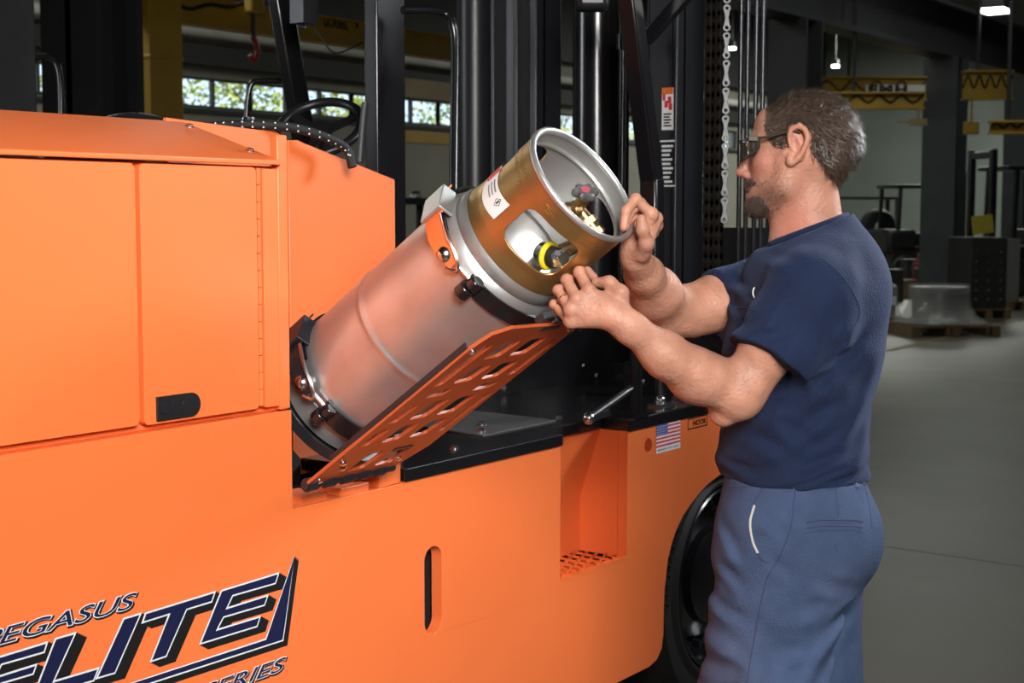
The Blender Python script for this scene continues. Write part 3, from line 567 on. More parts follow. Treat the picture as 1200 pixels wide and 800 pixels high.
# clamp bands, hook plates, latches
def band(s0, s1, th0, th1, r=.1475):
    return lat([(r, s0), (r+.004, s0), (r+.004, s1), (r, s1), (r, s0)], 48, th0, th1)
for sA, sB, nm in ((.213, .247, 'up'), (.648, .690, 'low')):
    band(sA, sB, 198, 292).build('clamp_band', 'black', cr); band(sA, sB, 60, 160).build('clamp_band', 'black', cr)
    sm = (sA+sB)/2
    # folded hook plate standing on the band: outer leaf (th 120..186), with a rounded nose and a hole
    mb = MB(); pts = [(118, .0), (150, .0), (168, .0), (178, .004), (185, .012)]; V = []; F = []
    for t, lift in ((112, .012), (128, .014), (146, .014), (160, .014), (174, .013), (186, .011)):
        hwid = .024 if t < 165 else (.020 if t < 180 else .010)
        for s in (-hwid, hwid):
            for dr in (0, .004): V.append(TT(t, sm+s, RB+.002+lift+dr))
    for i in range(5):
        b = i*4; c_ = b+4; F += [(b+1, b+3, c_+3, c_+1), (b, c_, c_+2, b+2), (b, b+1, c_+1, c_), (b+2, c_+2, c_+3, b+3)]
    F += [(0, 2, 3, 1), (20, 21, 23, 22)]
    mb.add(V, F); hk = mb.build('hook_plate', 'orange' if nm == 'up' else 'satin', cr, smooth=30, bevel=.001)  # upper plate's orange stands in for a reflection on silver metal
    mb = MB(); mb.obox(TT(134, sm, RB+.022), np.array(TT(126, sm, RB))-np.array(TT(142, sm, RB)), TA, TT(134, sm, 1)-np.array(TT(134, sm, 0)), 1.15, .026, .0035)
    ux = np.array(TT(126, sm, RB))-np.array(TT(142, sm, RB)); ux /= np.linalg.norm(ux); rad = np.array(TT(134, sm, 1))-np.array(TT(134, sm, 0))
    mb = MB(); mb.obox(TT(134, sm, RB+.022), ux, TA, rad, .036, .026, .0035); mb.obox(TT(134, sm, RB+.010)+TA*.026, ux, rad, TA, .036, .0155, .003); mb.build('hook_bracket', 'alu2' if nm == 'up' else 'satin', cr, bevel=.0015)
    # bright edge rod of the hook plate and eye
    mb = MB(); mb.tube(bez([TT(150, sm-.024, RB+.02), TT(168, sm-.022, RB+.019), TT(182, sm-.016, RB+.016), TT(190, sm, RB+.013), TT(184, sm+.016, RB+.016)], 8), .004, 8); mb.build('hook_edge', 'chrome', cr)
    pc = np.array(TT(176, sm+.004, RB+.012)); rad = np.array(TT(176, sm, 1))-np.array(TT(176, sm, 0)); mb = MB(); mb.sph(tuple(pc), .017, 10); mb.build('hook_eye', 'chrome', cr)
    mb = MB(); mb.tube([TT(186, sm-.005, RB+.010), TT(199, sm-.008, RB+.010)], .0045, 8); mb.build('draw_bolt', 'chrome', cr)
    pk = np.array(TT(203, sm, RB+.010)); tn = np.array(TT(204, sm, RB))-np.array(TT(202, sm, RB)); tn /= np.linalg.norm(tn); mb = MB()
    mb.cyl(pk-TA*.028, pk-TA*.004, .0165, n=18); mb.cyl(pk-TA*.002+tn*.004, pk+TA*.020+tn*.004, .014, n=18); mb.cyl(pk-TA*.012, pk+TA*.01, .008); mb.build('latch_knob', 'black', cr, bevel=.003)
    mb = MB(); mb.obox(TT(262, sm-.03, RB+.016), T1, TA, TN, .018, .012, .008); mb.obox(TT(268, sm-.02, RB+.02), T1, TA, TN, .03, .006, .012); mb.build('latch_clasp', 'satin', cr, bevel=.002)
# foot stop plate behind the cylinder base
mb = MB(); lat([(.0, .752), (.150, .752), (.153, .735), (.156, .735), (.156, .760), (.0, .760)], 64, mb=mb); mb.build('foot_cup', 'satin', cr)
# ================================================================== the person
class SDF:
    def __init__(s): s.p = []
    def cap(s, a, b, r0, r1=None, k=.01, op='u'): s.p.append(('c', np.array(a, np.float32), np.array(b, np.float32), r0, r0 if r1 is None else r1, k, op)); return s
    def ecap(s, a, b, r0, r1, dirn, sc, k=.01, op='u'):      # capsule flattened along dirn by sc (<1 = wider along dirn)
        s.p.append(('ec', np.array(a, np.float32), np.array(b, np.float32), r0, r1, np.array(dirn, np.float32), sc, k, op)); return s
    def ell(s, c, R, r, k=.01, op='u'): s.p.append(('e', np.array(c, np.float32), np.array(R, np.float32), np.array(r, np.float32), k, op)); return s
    def cut(s, c, n, k=.004): s.p.append(('h', np.array(c, np.float32), np.array(n, np.float32)/np.linalg.norm(n), k, 'i')); return s
    def fn(s, f): s.p.append(('f', f, 0, 'f')); return s
    def sub(s, other, k=.01, op='u'): s.p.append(('s', other, k, op)); return s
    def bound(s, q, c):                                     # distance of one primitive from a brick centre
        t = q[0]; c = c[0]
        if t == 'c':
            ba = q[2]-q[1]; h = min(max(float((c-q[1])@ba)/float(ba@ba), 0), 1); return float(np.linalg.norm(c-q[1]-h*ba))-max(q[3], q[4])
        if t == 'ec':
            ba = q[2]-q[1]; h = min(max(float((c-q[1])@ba)/float(ba@ba), 0), 1); return float(np.linalg.norm(c-q[1]-h*ba))-max(q[3], q[4])/min(1, q[6])
        if t == 'e': return float(np.linalg.norm(c-q[1]))-float(q[3].max())
        return min(q[1].bound(x, c[None]) for x in q[1].p if x[0] in ('c', 'ec', 'e', 's'))
    def __call__(s, P):
        D = np.full(len(P), 1e3, np.float32); small = 1 < len(P) < 60000
        if small: lo_, hi_2 = P.min(0), P.max(0); cen = ((lo_+hi_2)/2)[None]; R_ = float(np.linalg.norm(hi_2-lo_))/2+.05
        for q in s.p:
            t = q[0]
            if small and t in ('c', 'ec', 'e', 's'):
                if s.bound(q, cen) > R_*(1.35 if t in ('ec', 'e') else 1): continue
            if t == 'c':
                a, b, r0, r1 = q[1:5]; ba = b-a; pa = P-a; h = np.clip((pa@ba)/(ba@ba), 0, 1); d = np.sqrt(((pa-h[:, None]*ba)**2).sum(1))-(r0+(r1-r0)*h)
            elif t == 'ec':
                a, b, r0, r1, dn, sc = q[1:7]; f = (sc-1); pa = P-a; pa = pa+np.outer(pa@dn, dn)*f; ba = b-a; ba = ba+dn*(ba@dn)*f; h = np.clip((pa@ba)/(ba@ba), 0, 1); d = np.sqrt(((pa-h[:, None]*ba)**2).sum(1))-(r0+(r1-r0)*h)
            elif t == 'e':
                c, R, r = q[1:4]; l = (P-c)@R.T; k0 = np.sqrt(((l/r)**2).sum(1)); k1 = np.sqrt(((l/(r*r))**2).sum(1)); d = k0*(k0-1)/np.maximum(k1, 1e-6)
            elif t == 'h': d = (P-q[1])@q[2]
            elif t == 'f': D = q[1](P, D); continue
            elif t == 's': d = q[1](P)
            k, op = q[-2], q[-1]
            if op == 'u': h = np.maximum(k-np.abs(D-d), 0)/k; D = np.minimum(D, d)-h*h*k*.25
            elif op == 'i': h = np.maximum(k-np.abs(D-d), 0)/k; D = np.maximum(D, d)+h*h*k*.25
            else: d = -d; h = np.maximum(k-np.abs(D-d), 0)/k; D = np.maximum(D, d)+h*h*k*.25
        return D
def nets(fn, lo, hi, h, cs=5):
    lo = np.array(lo, np.float32); n = np.ceil((np.array(hi)-lo)/(h*cs)).astype(int)*cs+1
    cn = (n-1)//cs+1; g = np.stack(np.meshgrid(*[np.arange(c) for c in cn], indexing='ij'), -1).reshape(-1, 3).astype(np.float32)*h*cs+lo
    cd_ = fn(g).reshape(cn); act = np.abs(cd_) < h*cs*1.9
    D = np.repeat(np.repeat(np.repeat(cd_, cs, 0), cs, 1), cs, 2)[:n[0], :n[1], :n[2]].astype(np.float32); D = np.ascontiguousarray(D)
    # nearest-coarse activation (block centred)
    A = np.zeros(n, bool); ac = np.argwhere(act)
    offs = np.arange(-(cs//2)-1, cs//2+2)
    ii = [np.clip(ac[:, k][:, None]*cs+offs[None], 0, n[k]-1) for k in range(3)]
    for a in range(len(offs)):
        for b in range(len(offs)):
            A[ii[0][:, a][:, None], ii[1][:, b][:, None], ii[2]] = True
    # fill inactive with the nearest coarse sign
    ci = [np.clip((np.arange(n[k])+cs//2)//cs, 0, cn[k]-1) for k in range(3)]
    D = cd_[np.ix_(*ci)].astype(np.float32)
    idx = np.flatnonzero(A); del A; Df = D.reshape(-1)
    x = idx//(n[1]*n[2]); r = idx-x*(n[1]*n[2]); y = r//n[2]; z = r-y*n[2]; BS = 20
    key = ((x//BS)*1000+(y//BS))*1000+z//BS; od = np.argsort(key, kind='stable'); ks = key[od]; cuts = np.flatnonzero(np.diff(ks))+1
    for g in np.split(od, cuts):
        Df[idx[g]] = fn(np.stack([x[g], y[g], z[g]], 1).astype(np.float32)*h+lo)
    I = D < 0; cnt = np.zeros(n-1, np.int8)
    for a in (0, 1):
        for b in (0, 1):
            for c in (0, 1): cnt += I[a:n[0]-1+a, b:n[1]-1+b, c:n[2]-1+c]
    cells = np.argwhere((cnt > 0) & (cnt < 8)); vid = np.full(n-1, -1, np.int32); vid[tuple(cells.T)] = np.arange(len(cells))
    acc = np.zeros((len(cells), 3), np.float32); w = np.zeros(len(cells), np.float32)
    C = [(a, b, c) for a in (0, 1) for b in (0, 1) for c in (0, 1)]
    for i in range(8):
        for j in range(i+1, 8):
            if sum(abs(C[i][k]-C[j][k]) for k in range(3)) != 1: continue
            da = D[tuple((cells+C[i]).T)]; db = D[tuple((cells+C[j]).T)]; m = (da < 0) != (db < 0)
            t = np.where(m, da/(da-db+1e-12), 0); p = np.array(C[i])+t[:, None]*(np.array(C[j])-np.array(C[i])); acc += p*m[:, None]; w += m
    V = (cells+acc/w[:, None])*h+lo; F = []
    for ax in range(3):
        u, v = (ax+1) % 3, (ax+2) % 3; sl0 = [slice(None)]*3; sl1 = [slice(None)]*3; sl0[ax] = slice(0, -1); sl1[ax] = slice(1, None)
        a = I[tuple(sl0)]; b = I[tuple(sl1)]; e = np.argwhere(a != b); s_ = a[tuple(e.T)]
        ok = (e[:, u] > 0) & (e[:, v] > 0) & (e[:, u] < n[u]-1) & (e[:, v] < n[v]-1); e = e[ok]; s_ = s_[ok]
        q = []
        for du, dv in ((0, 0), (-1, 0), (-1, -1), (0, -1)):
            t = e.copy(); t[:, u] += du; t[:, v] += dv; q.append(vid[tuple(t.T)])
        q = np.stack(q, 1); q[~s_] = q[~s_][:, ::-1]; F.append(q)
    return V.astype(np.float32), np.concatenate(F)
def np_mesh(name, V, F):
    me = bpy.data.meshes.new(name); me.vertices.add(len(V)); me.vertices.foreach_set('co', V.astype(np.float32).ravel())
    k = F.shape[1]; me.loops.add(len(F)*k); me.loops.foreach_set('vertex_index', F.astype(np.int32).ravel()); me.polygons.add(len(F))
    me.polygons.foreach_set('loop_start', np.arange(0, len(F)*k, k, dtype=np.int32)); me.update(calc_edges=True); me.validate(); return me
def vcol(me, C):
    a = me.color_attributes.new('col', 'FLOAT_COLOR', 'POINT'); a.data.foreach_set('color', np.concatenate([C, np.ones((len(C), 1))], 1).astype(np.float32).ravel())
def wob(P, f, amp, seed, n=5):                              # smooth pseudo-noise from sines
    rs = np.random.RandomState(seed); o = np.zeros(len(P), np.float32)
    for i in range(n): d = rs.normal(size=3); d /= np.linalg.norm(d); o += np.sin(P@(d*f*rs.uniform(.6, 1.6)).astype(np.float32)+rs.uniform(0, 6)).astype(np.float32)
    return o*amp/n**.5
HD = 2.9; g_ = np.array([*(fw[:2]+rt[:2]*.194), 0]); g_ /= np.linalg.norm(g_)
FWD = np.array([-g_[1], g_[0], 0]); LFT = -g_; UP = np.array([0, 0, 1.0])
SC = HD/FPX; H0 = PD(935, 175, HD)
def hp_(px, py, l=0): return H0+FWD*(935-px)*SC*1.02+LFT*l+UP*(175-py)*SC*1.02    # photo point on the head, l metres to his left
RH = np.stack([FWD, LFT, UP])
def rotl(deg): a = math.radians(deg); c, s = math.cos(a), math.sin(a); return np.stack([FWD*c+UP*s, LFT, UP*c-FWD*s])
B = SDF()
# head
B.ell(hp_(947, 160), rotl(-12), (.091, .076, .086))
B.ell(hp_(958, 166), rotl(0), (.080, .075, .078), .02)
B.ell(hp_(907, 190), rotl(4), (.046, .057, .082), .03)
B.ell(hp_(903, 153), rotl(-14), (.026, .056, .042), .025)
for s in (-1, 1):
    B.cap(hp_(922, 218, s*.050), hp_(893, 238, s*.018), .019, .016, .03)
    B.cap(hp_(925, 185, s*.058), hp_(922, 218, s*.050), .017, .019, .03)
    B.ell(hp_(897, 190, s*.036), rotl(0), (.018, .020, .018), .02)
    B.cap(hp_(886, 163, s*.010), hp_(892, 164, s*.042), .0085, .008, .012)
    B.ell(hp_(882, 177, s*.032), RH, (.012, .016, .010), .010, 'd')
    B.ell(hp_(890, 176.5, s*.031), RH, (.0115, .0125, .0115), .003)
    B.ell(hp_(878, 204, s*.012), RH, (.009, .0065, .007), .006)
B.cap(hp_(885, 168), hp_(871, 200.5), .0075, .0092, .010)
B.ell(hp_(871.5, 201), RH, (.0085, .0095, .0075), .005)
B.ell(hp_(886, 222), RH, (.0145, .028, .024), .018)
B.cap(hp_(880, 219, -.014), hp_(880, 219, .014), .0052, .0052, .007); B.cap(hp_(880.5, 228, -.012), hp_(880.5, 228, .012), .0056, .0056, .006)
B.ell(hp_(879, 223.6), RH, (.006, .022, .0012), .003, 'd')
B.ell(hp_(888, 243), RH, (.018, .022, .014), .016)
# ears
for s in (-1, 1):
    er = [(927, 172), (926, 160), (930, 153), (938, 152), (944, 158), (945, 168), (940, 180), (933, 189), (927, 192), (926.5, 184)]
    E_ = SDF().ell(hp_(934, 172, s*.078), rotl(-14), (.014, .006, .033)); P_ = bez([hp_(x, y, s*(.080+.008*(x-926)/20)) for x, y in er], 3)
    for a, b in zip(P_[:-1], P_[1:]): E_.cap(a, b, .0042, .0042, .006)
    E_.ell(hp_(932, 171, s*.090), rotl(-14), (.0085, .010, .018), .004, 'd'); E_.ell(hp_(928, 190, s*.080), RH, (.007, .005, .008), .006)
    B.sub(E_, .006)
# neck and hidden trunk
B.ecap(hp_(943, 200), hp_(953, 292), .060, .066, LFT, 1.06, .03)
B.cap(hp_(930, 215), hp_(926, 275), .030, .036, .03)
def Q(x, y, d): return PD(x, y, d)
SHL, SHR = Q(950, 347, 2.755), Q(918, 335, 3.10)
B.cap(hp_(958, 290), SHL, .045, .045, .05); B.cap(hp_(958, 290), SHR, .045, .045, .05)
B.ecap(Q(948, 350, 2.92), Q(932, 470, 2.92), .11, .10, LFT, .8, .05)
# left arm (near)
ELB = Q(855, 473, 2.75); WRL = Q(738, 383, 2.645)
B.cap(SHL, Q(905, 400, 2.74), .052, .052, .03); B.cap(Q(905, 400, 2.74), Q(868, 462, 2.745), .050, .045, .03)
B.cap(ELB, Q(848, 484, 2.755), .037, .026, .02)
B.cap(Q(862, 455, 2.745), Q(815, 440, 2.715), .042, .046, .03); B.cap(Q(820, 441, 2.72), Q(780, 416, 2.68), .045, .037, .03); B.cap(Q(780, 416, 2.68), WRL, .036, .0275, .03)
B.ecap(WRL, Q(715, 366, 2.64), .026, .025, LFT, 1.2, .02)
def finger(S_, pts, r, k=.006, nails=None):
    for i in range(len(pts)-1): S_.cap(pts[i], pts[i+1], r[i], r[i+1], k)
W_ = WRL
Lm = [Q(690, 341, 2.645), Q(676, 351, 2.640), Q(669, 363, 2.642), Q(669, 376, 2.652)]
Lp = [Q(679, 319, 2.672), Q(664, 328, 2.672), Q(654, 340, 2.675), Q(649, 356, 2.682)]
Ld = [Q(688, 318, 2.690), Q(667, 327, 2.700), Q(655, 345, 2.700), Q(654, 364, 2.702)]
Lt = [Q(695, 324, 2.698), Q(677, 333, 2.715), Q(664, 352, 2.716), Q(662, 370, 2.712)]
HL = SDF()
for i in range(4):
    HL.cap(Q(722, 372, 2.642), Lm[i], .019, .0125, .012)
    rr_ = (.0098, .0100, .0094, .0082)[i]
    finger(HL, [Lm[i], Lp[i], Ld[i], Lt[i]], [rr_*1.14, rr_*.96, rr_*.88, rr_*.80], .005)
    HL.ell(Lm[i]+(Q(650, 320, 2.5)-Q(650, 320, 2.53))*.12, RH, (.0105, .0105, .0105), .008); HL.ell(Lp[i], RH, (rr_*1.06,)*3, .004)
HL.cap(Q(710, 352, 2.65), Q(700, 358, 2.65), .017, .018, .015); HL.cap(Q(705, 362, 2.648), Q(690, 366, 2.65), .018, .014, .015)
finger(HL, [Q(728, 362, 2.655), Q(727, 343, 2.645), Q(714, 331, 2.655), Q(699, 331, 2.672)], [.017, .0135, .0115, .0092], .009)
B.sub(HL, .012)
# right arm (far)
ELR = Q(783, 368, 2.97); WRR = Q(744, 303, 2.755)
B.cap(SHR, Q(850, 350, 3.02), .055, .055, .03); B.cap(Q(850, 350, 3.02), ELR, .052, .045, .03); B.cap(Q(830, 362, 3.0), Q(812, 368, 2.99), .046, .044, .03)
B.cap(Q(786, 362, 2.965), Q(768, 344, 2.90), .044, .047, .03); B.cap(Q(768, 344, 2.90), Q(755, 322, 2.82), .047, .035, .03); B.cap(Q(755, 322, 2.82), WRR, .035, .0285, .02)
HR = SDF()
Rm = [Q(763, 251, 2.715), Q(768, 256, 2.737), Q(768, 264, 2.757), Q(764, 272, 2.775)]
Rp = [Q(745, 233, 2.695), Q(750, 238, 2.718), Q(750, 247, 2.740), Q(748, 256, 2.758)]
Rd = [Q(734, 247, 2.680), Q(737, 249, 2.705), Q(738, 256, 2.728), Q(738, 264, 2.745)]
Rt = [Q(731, 266, 2.677), Q(732, 266, 2.702), Q(733, 270, 2.722), Q(734, 276, 2.738)]
for i in range(4):
    HR.cap(WRR+(Q(744, 290, 2.745)-WRR), Rm[i], .020, .0135, .012); r = (.0098, .0102, .0096, .0084)[i]
    finger(HR, [Rm[i], Rp[i], Rd[i], Rt[i]], [r*1.12, r*.98, r*.9, r*.82], .005); HR.ell(Rm[i], RH, (.0125,)*3, .006); HR.ell(Rp[i], RH, (r*1.08,)*3, .004)
finger(HR, [Q(752, 297, 2.725), Q(757, 284, 2.700), Q(753, 269, 2.684), Q(751.5, 257, 2.680)], [.017, .0135, .0112, .0092], .009)
HR.cap(Q(752, 290, 2.73), Q(760, 268, 2.735), .018, .016, .012)
B.sub(HR, .012)
def skin_detail(P, D):
    return D+wob(P, 90, .0006, 2)
B.fn(skin_detail)
pts_ = np.array([SHL, SHR, ELB, WRL, ELR, WRR]+Lp+Rp+[hp_(866, 200), hp_(1010, 160), hp_(945, 100, .09), hp_(945, 100, -.09), Q(948, 480, 2.8), Q(932, 500, 3.06)])
lo, hi = pts_.min(0)-.07, pts_.max(0)+.07
per = thing('person', 'man in navy t-shirt, blue trousers and safety glasses steadying the propane cylinder', 'person', (float(PD(930, 600, 2.9)[0]), float(PD(930, 600, 2.9)[1]), 0))
V, F = nets(B, lo, hi, .0022)
def hl(V):                                                  # head-local photo coordinates (px, py, l)
    d = V-H0; return 935-(d@FWD)/(SC*1.02), 175-(d@UP)/(SC*1.02), d@LFT
px, py, ll = hl(V); isH = (py < 300) & (px > 855) & (px < 1015)
base = np.array([.50, .245, .165]); Cc = np.tile(base, (len(V), 1))
Cc *= (1+wob(V, 60, .08, 5)+wob(V, 160, .05, 6))[:, None]
def blob(cx, cy, r, col, a, l0=None):
    w = np.exp(-(((px-cx)/r[0])**2+((py-cy)/r[1])**2))*isH*a; Cc[:] = Cc*(1-w[:, None])+np.array(col)*w[:, None]
blob(900, 190, (14, 14), (.52, .19, .14), .6); blob(935, 255, (22, 30), (.56, .21, .15), .7); blob(870, 203, (7, 6), (.55, .19, .14), .6); blob(938, 170, (14, 24), (.55, .20, .14), .5)
blob(879, 224, (5, 7), (.40, .13, .11), .7)
blob(900, 228, (24, 16), (.17, .10, .075), .62); blob(885, 241, (12, 14), (.13, .08, .06), .75); blob(877, 212, (9, 5), (.10, .06, .045), .85)
# hair mask in profile
HP = [(899, 126), (898, 140), (898, 152), (902, 163), (908, 172), (919, 176), (922, 160), (928, 154), (938, 150), (948, 160), (949, 176), (957, 189), (968, 203), (984, 219), (1030, 225), (1030, 80), (890, 80)]
def inpoly(x, y, P):
    c = np.zeros(len(x), bool); j = len(P)-1
    for i in range(len(P)):
        xi, yi = P[i]; xj, yj = P[j]; m = ((yi > y) != (yj > y)) & (x < (xj-xi)*(y-yi)/(yj-yi+1e-9)+xi); c ^= m; j = i
    return c
jit = np.random.RandomState(1).uniform(-2.0, 2.0, (2, len(V)))
hm = inpoly(px+jit[0], py+jit[1], HP) & isH & (np.abs(ll) < .10) & ~((np.abs(ll) > .080) & (px < 950) & (py > 150))
Cc[hm] = (.075, .048, .033)
# fingertips and knuckles a little redder
for p in Lp+Lm+Rp+Rm+Lt+Rt: w = np.exp(-((V-p)**2).sum(1)/.011**2)*.45; Cc = Cc*(1-w[:, None])+np.array([.50, .19, .13])*w[:, None]
tmp = np_mesh('tmp', V, F); N0 = np.empty(len(V)*3, np.float32); tmp.vertices.foreach_get('normal', N0); N0 = N0.reshape(-1, 3); bpy.data.meshes.remove(tmp)
hm2 = inpoly(px, py, HP) & isH & (np.abs(ll) < .10) & ~((np.abs(ll) > .080) & (px < 950) & (py > 150))
edge = np.clip((np.minimum(np.abs(px-898), 12))/12, .35, 1)*np.clip((222-py)/25, .2, 1)
V = V+(N0*(hm2*edge*(.0028+.0010*np.sin(px*.55+py*.35+ll*90+2*np.sin(py*.22+ll*40))+.0008*np.sin(px*.9-py*.8+ll*160)))[:, None]).astype(np.float32)
me = np_mesh('body', V, F); vcol(me, np.clip(Cc, 0, 1))
M['skin'] = mat('skin', (1, 1, 1), .48, 0, .12, 30, (.90, .86, .84), bump=.25, bscale=130, attr='col', sss=.12, spec=.4)
bodyo = obj('body', me, 'skin', per, smooth=180)
bvh_body = BVHTree.FromPolygons([tuple(v) for v in V], [tuple(f) for f in F])
# fingernails
M['nail'] = mat('fingernail', (.62, .38, .30), .3)
# blades of hair over the scalp
def blades(name, idx, n, L, wid, flow, col, parent, lift=.3, seed=1, curl=.3, seg=3):
    rs = np.random.RandomState(seed); N = np.empty(len(V)*3, np.float32); me.vertices.foreach_get('normal', N); N = N.reshape(-1, 3)
    ch = rs.choice(idx, n); Vv = []; Ff = []; Cl = []
    for i in ch:
        p = V[i]+rs.uniform(-.001, .001, 3); nn = N[i]; fl = flow(V[i])+rs.normal(size=3)*curl; fl = fl-nn*(fl@nn)*1.0; fl /= np.linalg.norm(fl)+1e-6
        l = L*rs.uniform(.6, 1.25); w = np.cross(fl, nn); w *= wid*rs.uniform(.7, 1.3); b = len(Vv); c = np.array(col)*rs.uniform(.55, 1.5)
        for k in range(seg+1):
            t = k/seg; q = p-nn*.001+nn*l*lift*(t-.45*t*t)*1.3+fl*l*t*.95; e = w*(1-t*.85); Vv += [q-e, q+e]; Cl += [c, c]
        for k in range(seg): Ff.append((b+2*k, b+2*k+1, b+2*k+3, b+2*k+2))
    m2 = np_mesh(name, np.array(Vv), np.array(Ff)); vcol(m2, np.clip(np.array(Cl), 0, 1)); return obj(name, m2, 'hairm', parent, smooth=180)
M['hairm'] = mat('hair', (1, 1, 1), .42, attr='col', spec=.5)
hi_ = np.flatnonzero(hm)
def hflow(p):
    x, y, l = hl(p[None]); x, y = x[0], y[0]; t = (x-900)/100
    return -FWD*(.9-.5*t)+UP*(.25-1.2*max(0, t))+LFT*l[0]*2
ho = blades('hair', hi_, 14000, .020, .0008, hflow, (.075, .050, .036), per, .30, 2, .34)
gi = np.flatnonzero(isH & ((((px-888)/14.5)**2+((py-242)/14.5)**2 < 1) | (((px-880)/9)**2+((py-212)/4.5)**2 < 1)) & (px > 868))
blades('beard', gi, 2400, .011, .0007, lambda p: -UP*.9+FWD*.35, (.070, .047, .036), per, .60, 3, .45)
si = np.flatnonzero(isH & inpoly(px, py, [(918, 170), (927, 200), (925, 232), (905, 258), (884, 256), (874, 206), (884, 208), (893, 214), (906, 205), (912, 180)]) & (np.abs(ll) > .0))
blades('stubble', si, 5000, .0036, .00035, lambda p: -UP*.9+FWD*.1, (.055, .035, .027), per, .6, 4, .3, 2)
ai = np.flatnonzero((~isH) & (py > 300) & (np.abs((V-Q(800, 420, 2.72))@g_) < .5))
# ------------------------------------------------------------------ t-shirt
T = SDF(); LS = .80
T.ecap(Q(948, 345, 2.92), Q(940, 420, 2.92), .138, .140, LFT, LS, .05)
T.ecap(Q(940, 420, 2.92), Q(928, 560, 2.92), .142, .146, LFT, LS, .06)
T.ell(Q(965, 340, 2.92), rotl(0), (.11, .185, .12), .06)
T.cap(SHL, SHR, .060, .060, .05); T.cap(Q(965, 298, 2.92), SHL, .056, .056, .07); T.cap(Q(965, 298, 2.92), SHR, .056, .056, .07)
T.ecap(hp_(955, 262), hp_(955, 290), .070, .080, LFT, .95, .04)
AL = Q(900, 424, 2.738)-SHL; aL = AL/np.linalg.norm(AL)
SLV = SDF().cap(SHL, SHL+AL*1.3, .072, .086, .03).cut(SHL+AL*.985, aL, .004)

AR = Q(838, 355, 3.0)-SHR; aR = AR/np.linalg.norm(AR)
SRV = SDF().cap(SHR, SHR+AR*1.3, .074, .068, .03).cut(SHR+AR, aR, .004)
Tb = SDF().sub(T, .01)
cpl = hp_(952, 266); cn_ = np.cross(LFT, hp_(921, 283)-hp_(989, 256)); cn_ = cn_*np.sign(cn_[2])
def tor(P, D):                                              # neck hole, hem roll, folds
    d = (P-cpl)@(cn_/np.linalg.norm(cn_)).astype(np.float32)
    return np.maximum(D, d)
Tb.fn(tor)
Tb.sub(SLV, .03).sub(SRV, .03)
zh = float(Q(930, 557, 2.92)[2])
def folds(P, D):
    px_, py_, l_ = hl(P); o = wob(P, 22, .0040, 11)
    o += .0055*np.sin((py_*.9+px_*.35+5*np.sin(px_*.03))*.16)*np.exp(-((py_-535)/28)**2)                  # waist bunching
    o += .0085*np.sin((px_*.55+py_*.85+6*np.sin(px_*.05))*.13)*np.exp(-(((px_-985)/38)**2+((py_-400)/45)**2))   # armpit creases
    o += .0055*np.sin((px_*.8-py_*.5)*.10+1.5*np.sin(py_*.04))*np.exp(-(((px_-985)/60)**2+((py_-460)/80)**2))
    o += .0050*np.sin((px_*.35+py_*.75)*.14+2*np.sin(px_*.06))*np.exp(-(((px_-905)/45)**2+((py_-370)/40)**2))
    o += .0048*np.sin((px_*.2+py_)*.12+1.5*np.sin(px_*.05))*np.exp(-(((px_-880)/60)**2+((py_-480)/60)**2))
    return D+o
Tb.fn(folds)
CR = [(1007, 367, 980, 402, 5, 5), (1003, 380, 968, 410, 6, 5), (990, 397, 945, 428, 6, 6), (1000, 405, 962, 440, 4, 6), (1028, 389, 1007, 478, 4, 8), (1020, 440, 985, 500, 4, 7), (1015, 470, 1002, 546, 4, 6),
      (960, 553, 1016, 536, 5, 4), (912, 556, 1010, 528, 4, 4), (940, 545, 1000, 512, 4, 6), (845, 552, 905, 562, 4, 4), (850, 530, 900, 545, 3, 5), (905, 470, 960, 520, 3.5, 9), (880, 455, 930, 470, 4, 7), (870, 500, 930, 520, 3, 8),
      (868, 384, 925, 362, 2.5, 6), (885, 390, 940, 380, 2.5, 6), (930, 330, 900, 375, 3, 7), (965, 345, 955, 400, 3, 8), (900, 300, 935, 312, 3, 6), (985, 285, 1010, 330, 3, 8), (850, 330, 880, 345, 3.5, 6), (845, 350, 872, 372, 3.5, 6), (985, 430, 940, 470, 4, 7), (995, 460, 930, 500, 3.5, 8)]
def creases(CR):
    def f(P, D):
        x, y, l = hl(P); o = np.zeros(len(P), np.float32); near = np.clip((l+.10)/.08, 0, 1)
        for x0, y0, x1, y1, am, w in CR:
            dx, dy = x1-x0, y1-y0; L2 = dx*dx+dy*dy; L = L2**.5; t = ((x-x0)*dx+(y-y0)*dy)/L2; tc = np.clip(t, 0, 1); e = np.exp(-((t-tc)*L/(w*1.5))**2)*np.sin(pi*np.clip(tc, .06, .94)); s = ((x-x0)*dy-(y-y0)*dx)/L+2.2*np.sin(t*4+x0)
            o += am*.0015*e*(np.exp(-(s/w)**2)-.85*np.exp(-((s-1.7*w)/w)**2))
        return D-o*near
    return f
Tb.fn(creases(CR))
Tb.cut(SHL+AL*1.0, aL+.10*np.array(UP), .003) if False else None
Tb.cap(SHL+AL*1.0+aL*.035, SHL+AL*1.5, .062, .066, .004, 'd'); Tb.cap(SHR+AR+aR*.03, SHR+AR*1.5, .056, .058, .004, 'd')
Tb.cut((0, 0, zh), (0, 0, -1), .012)
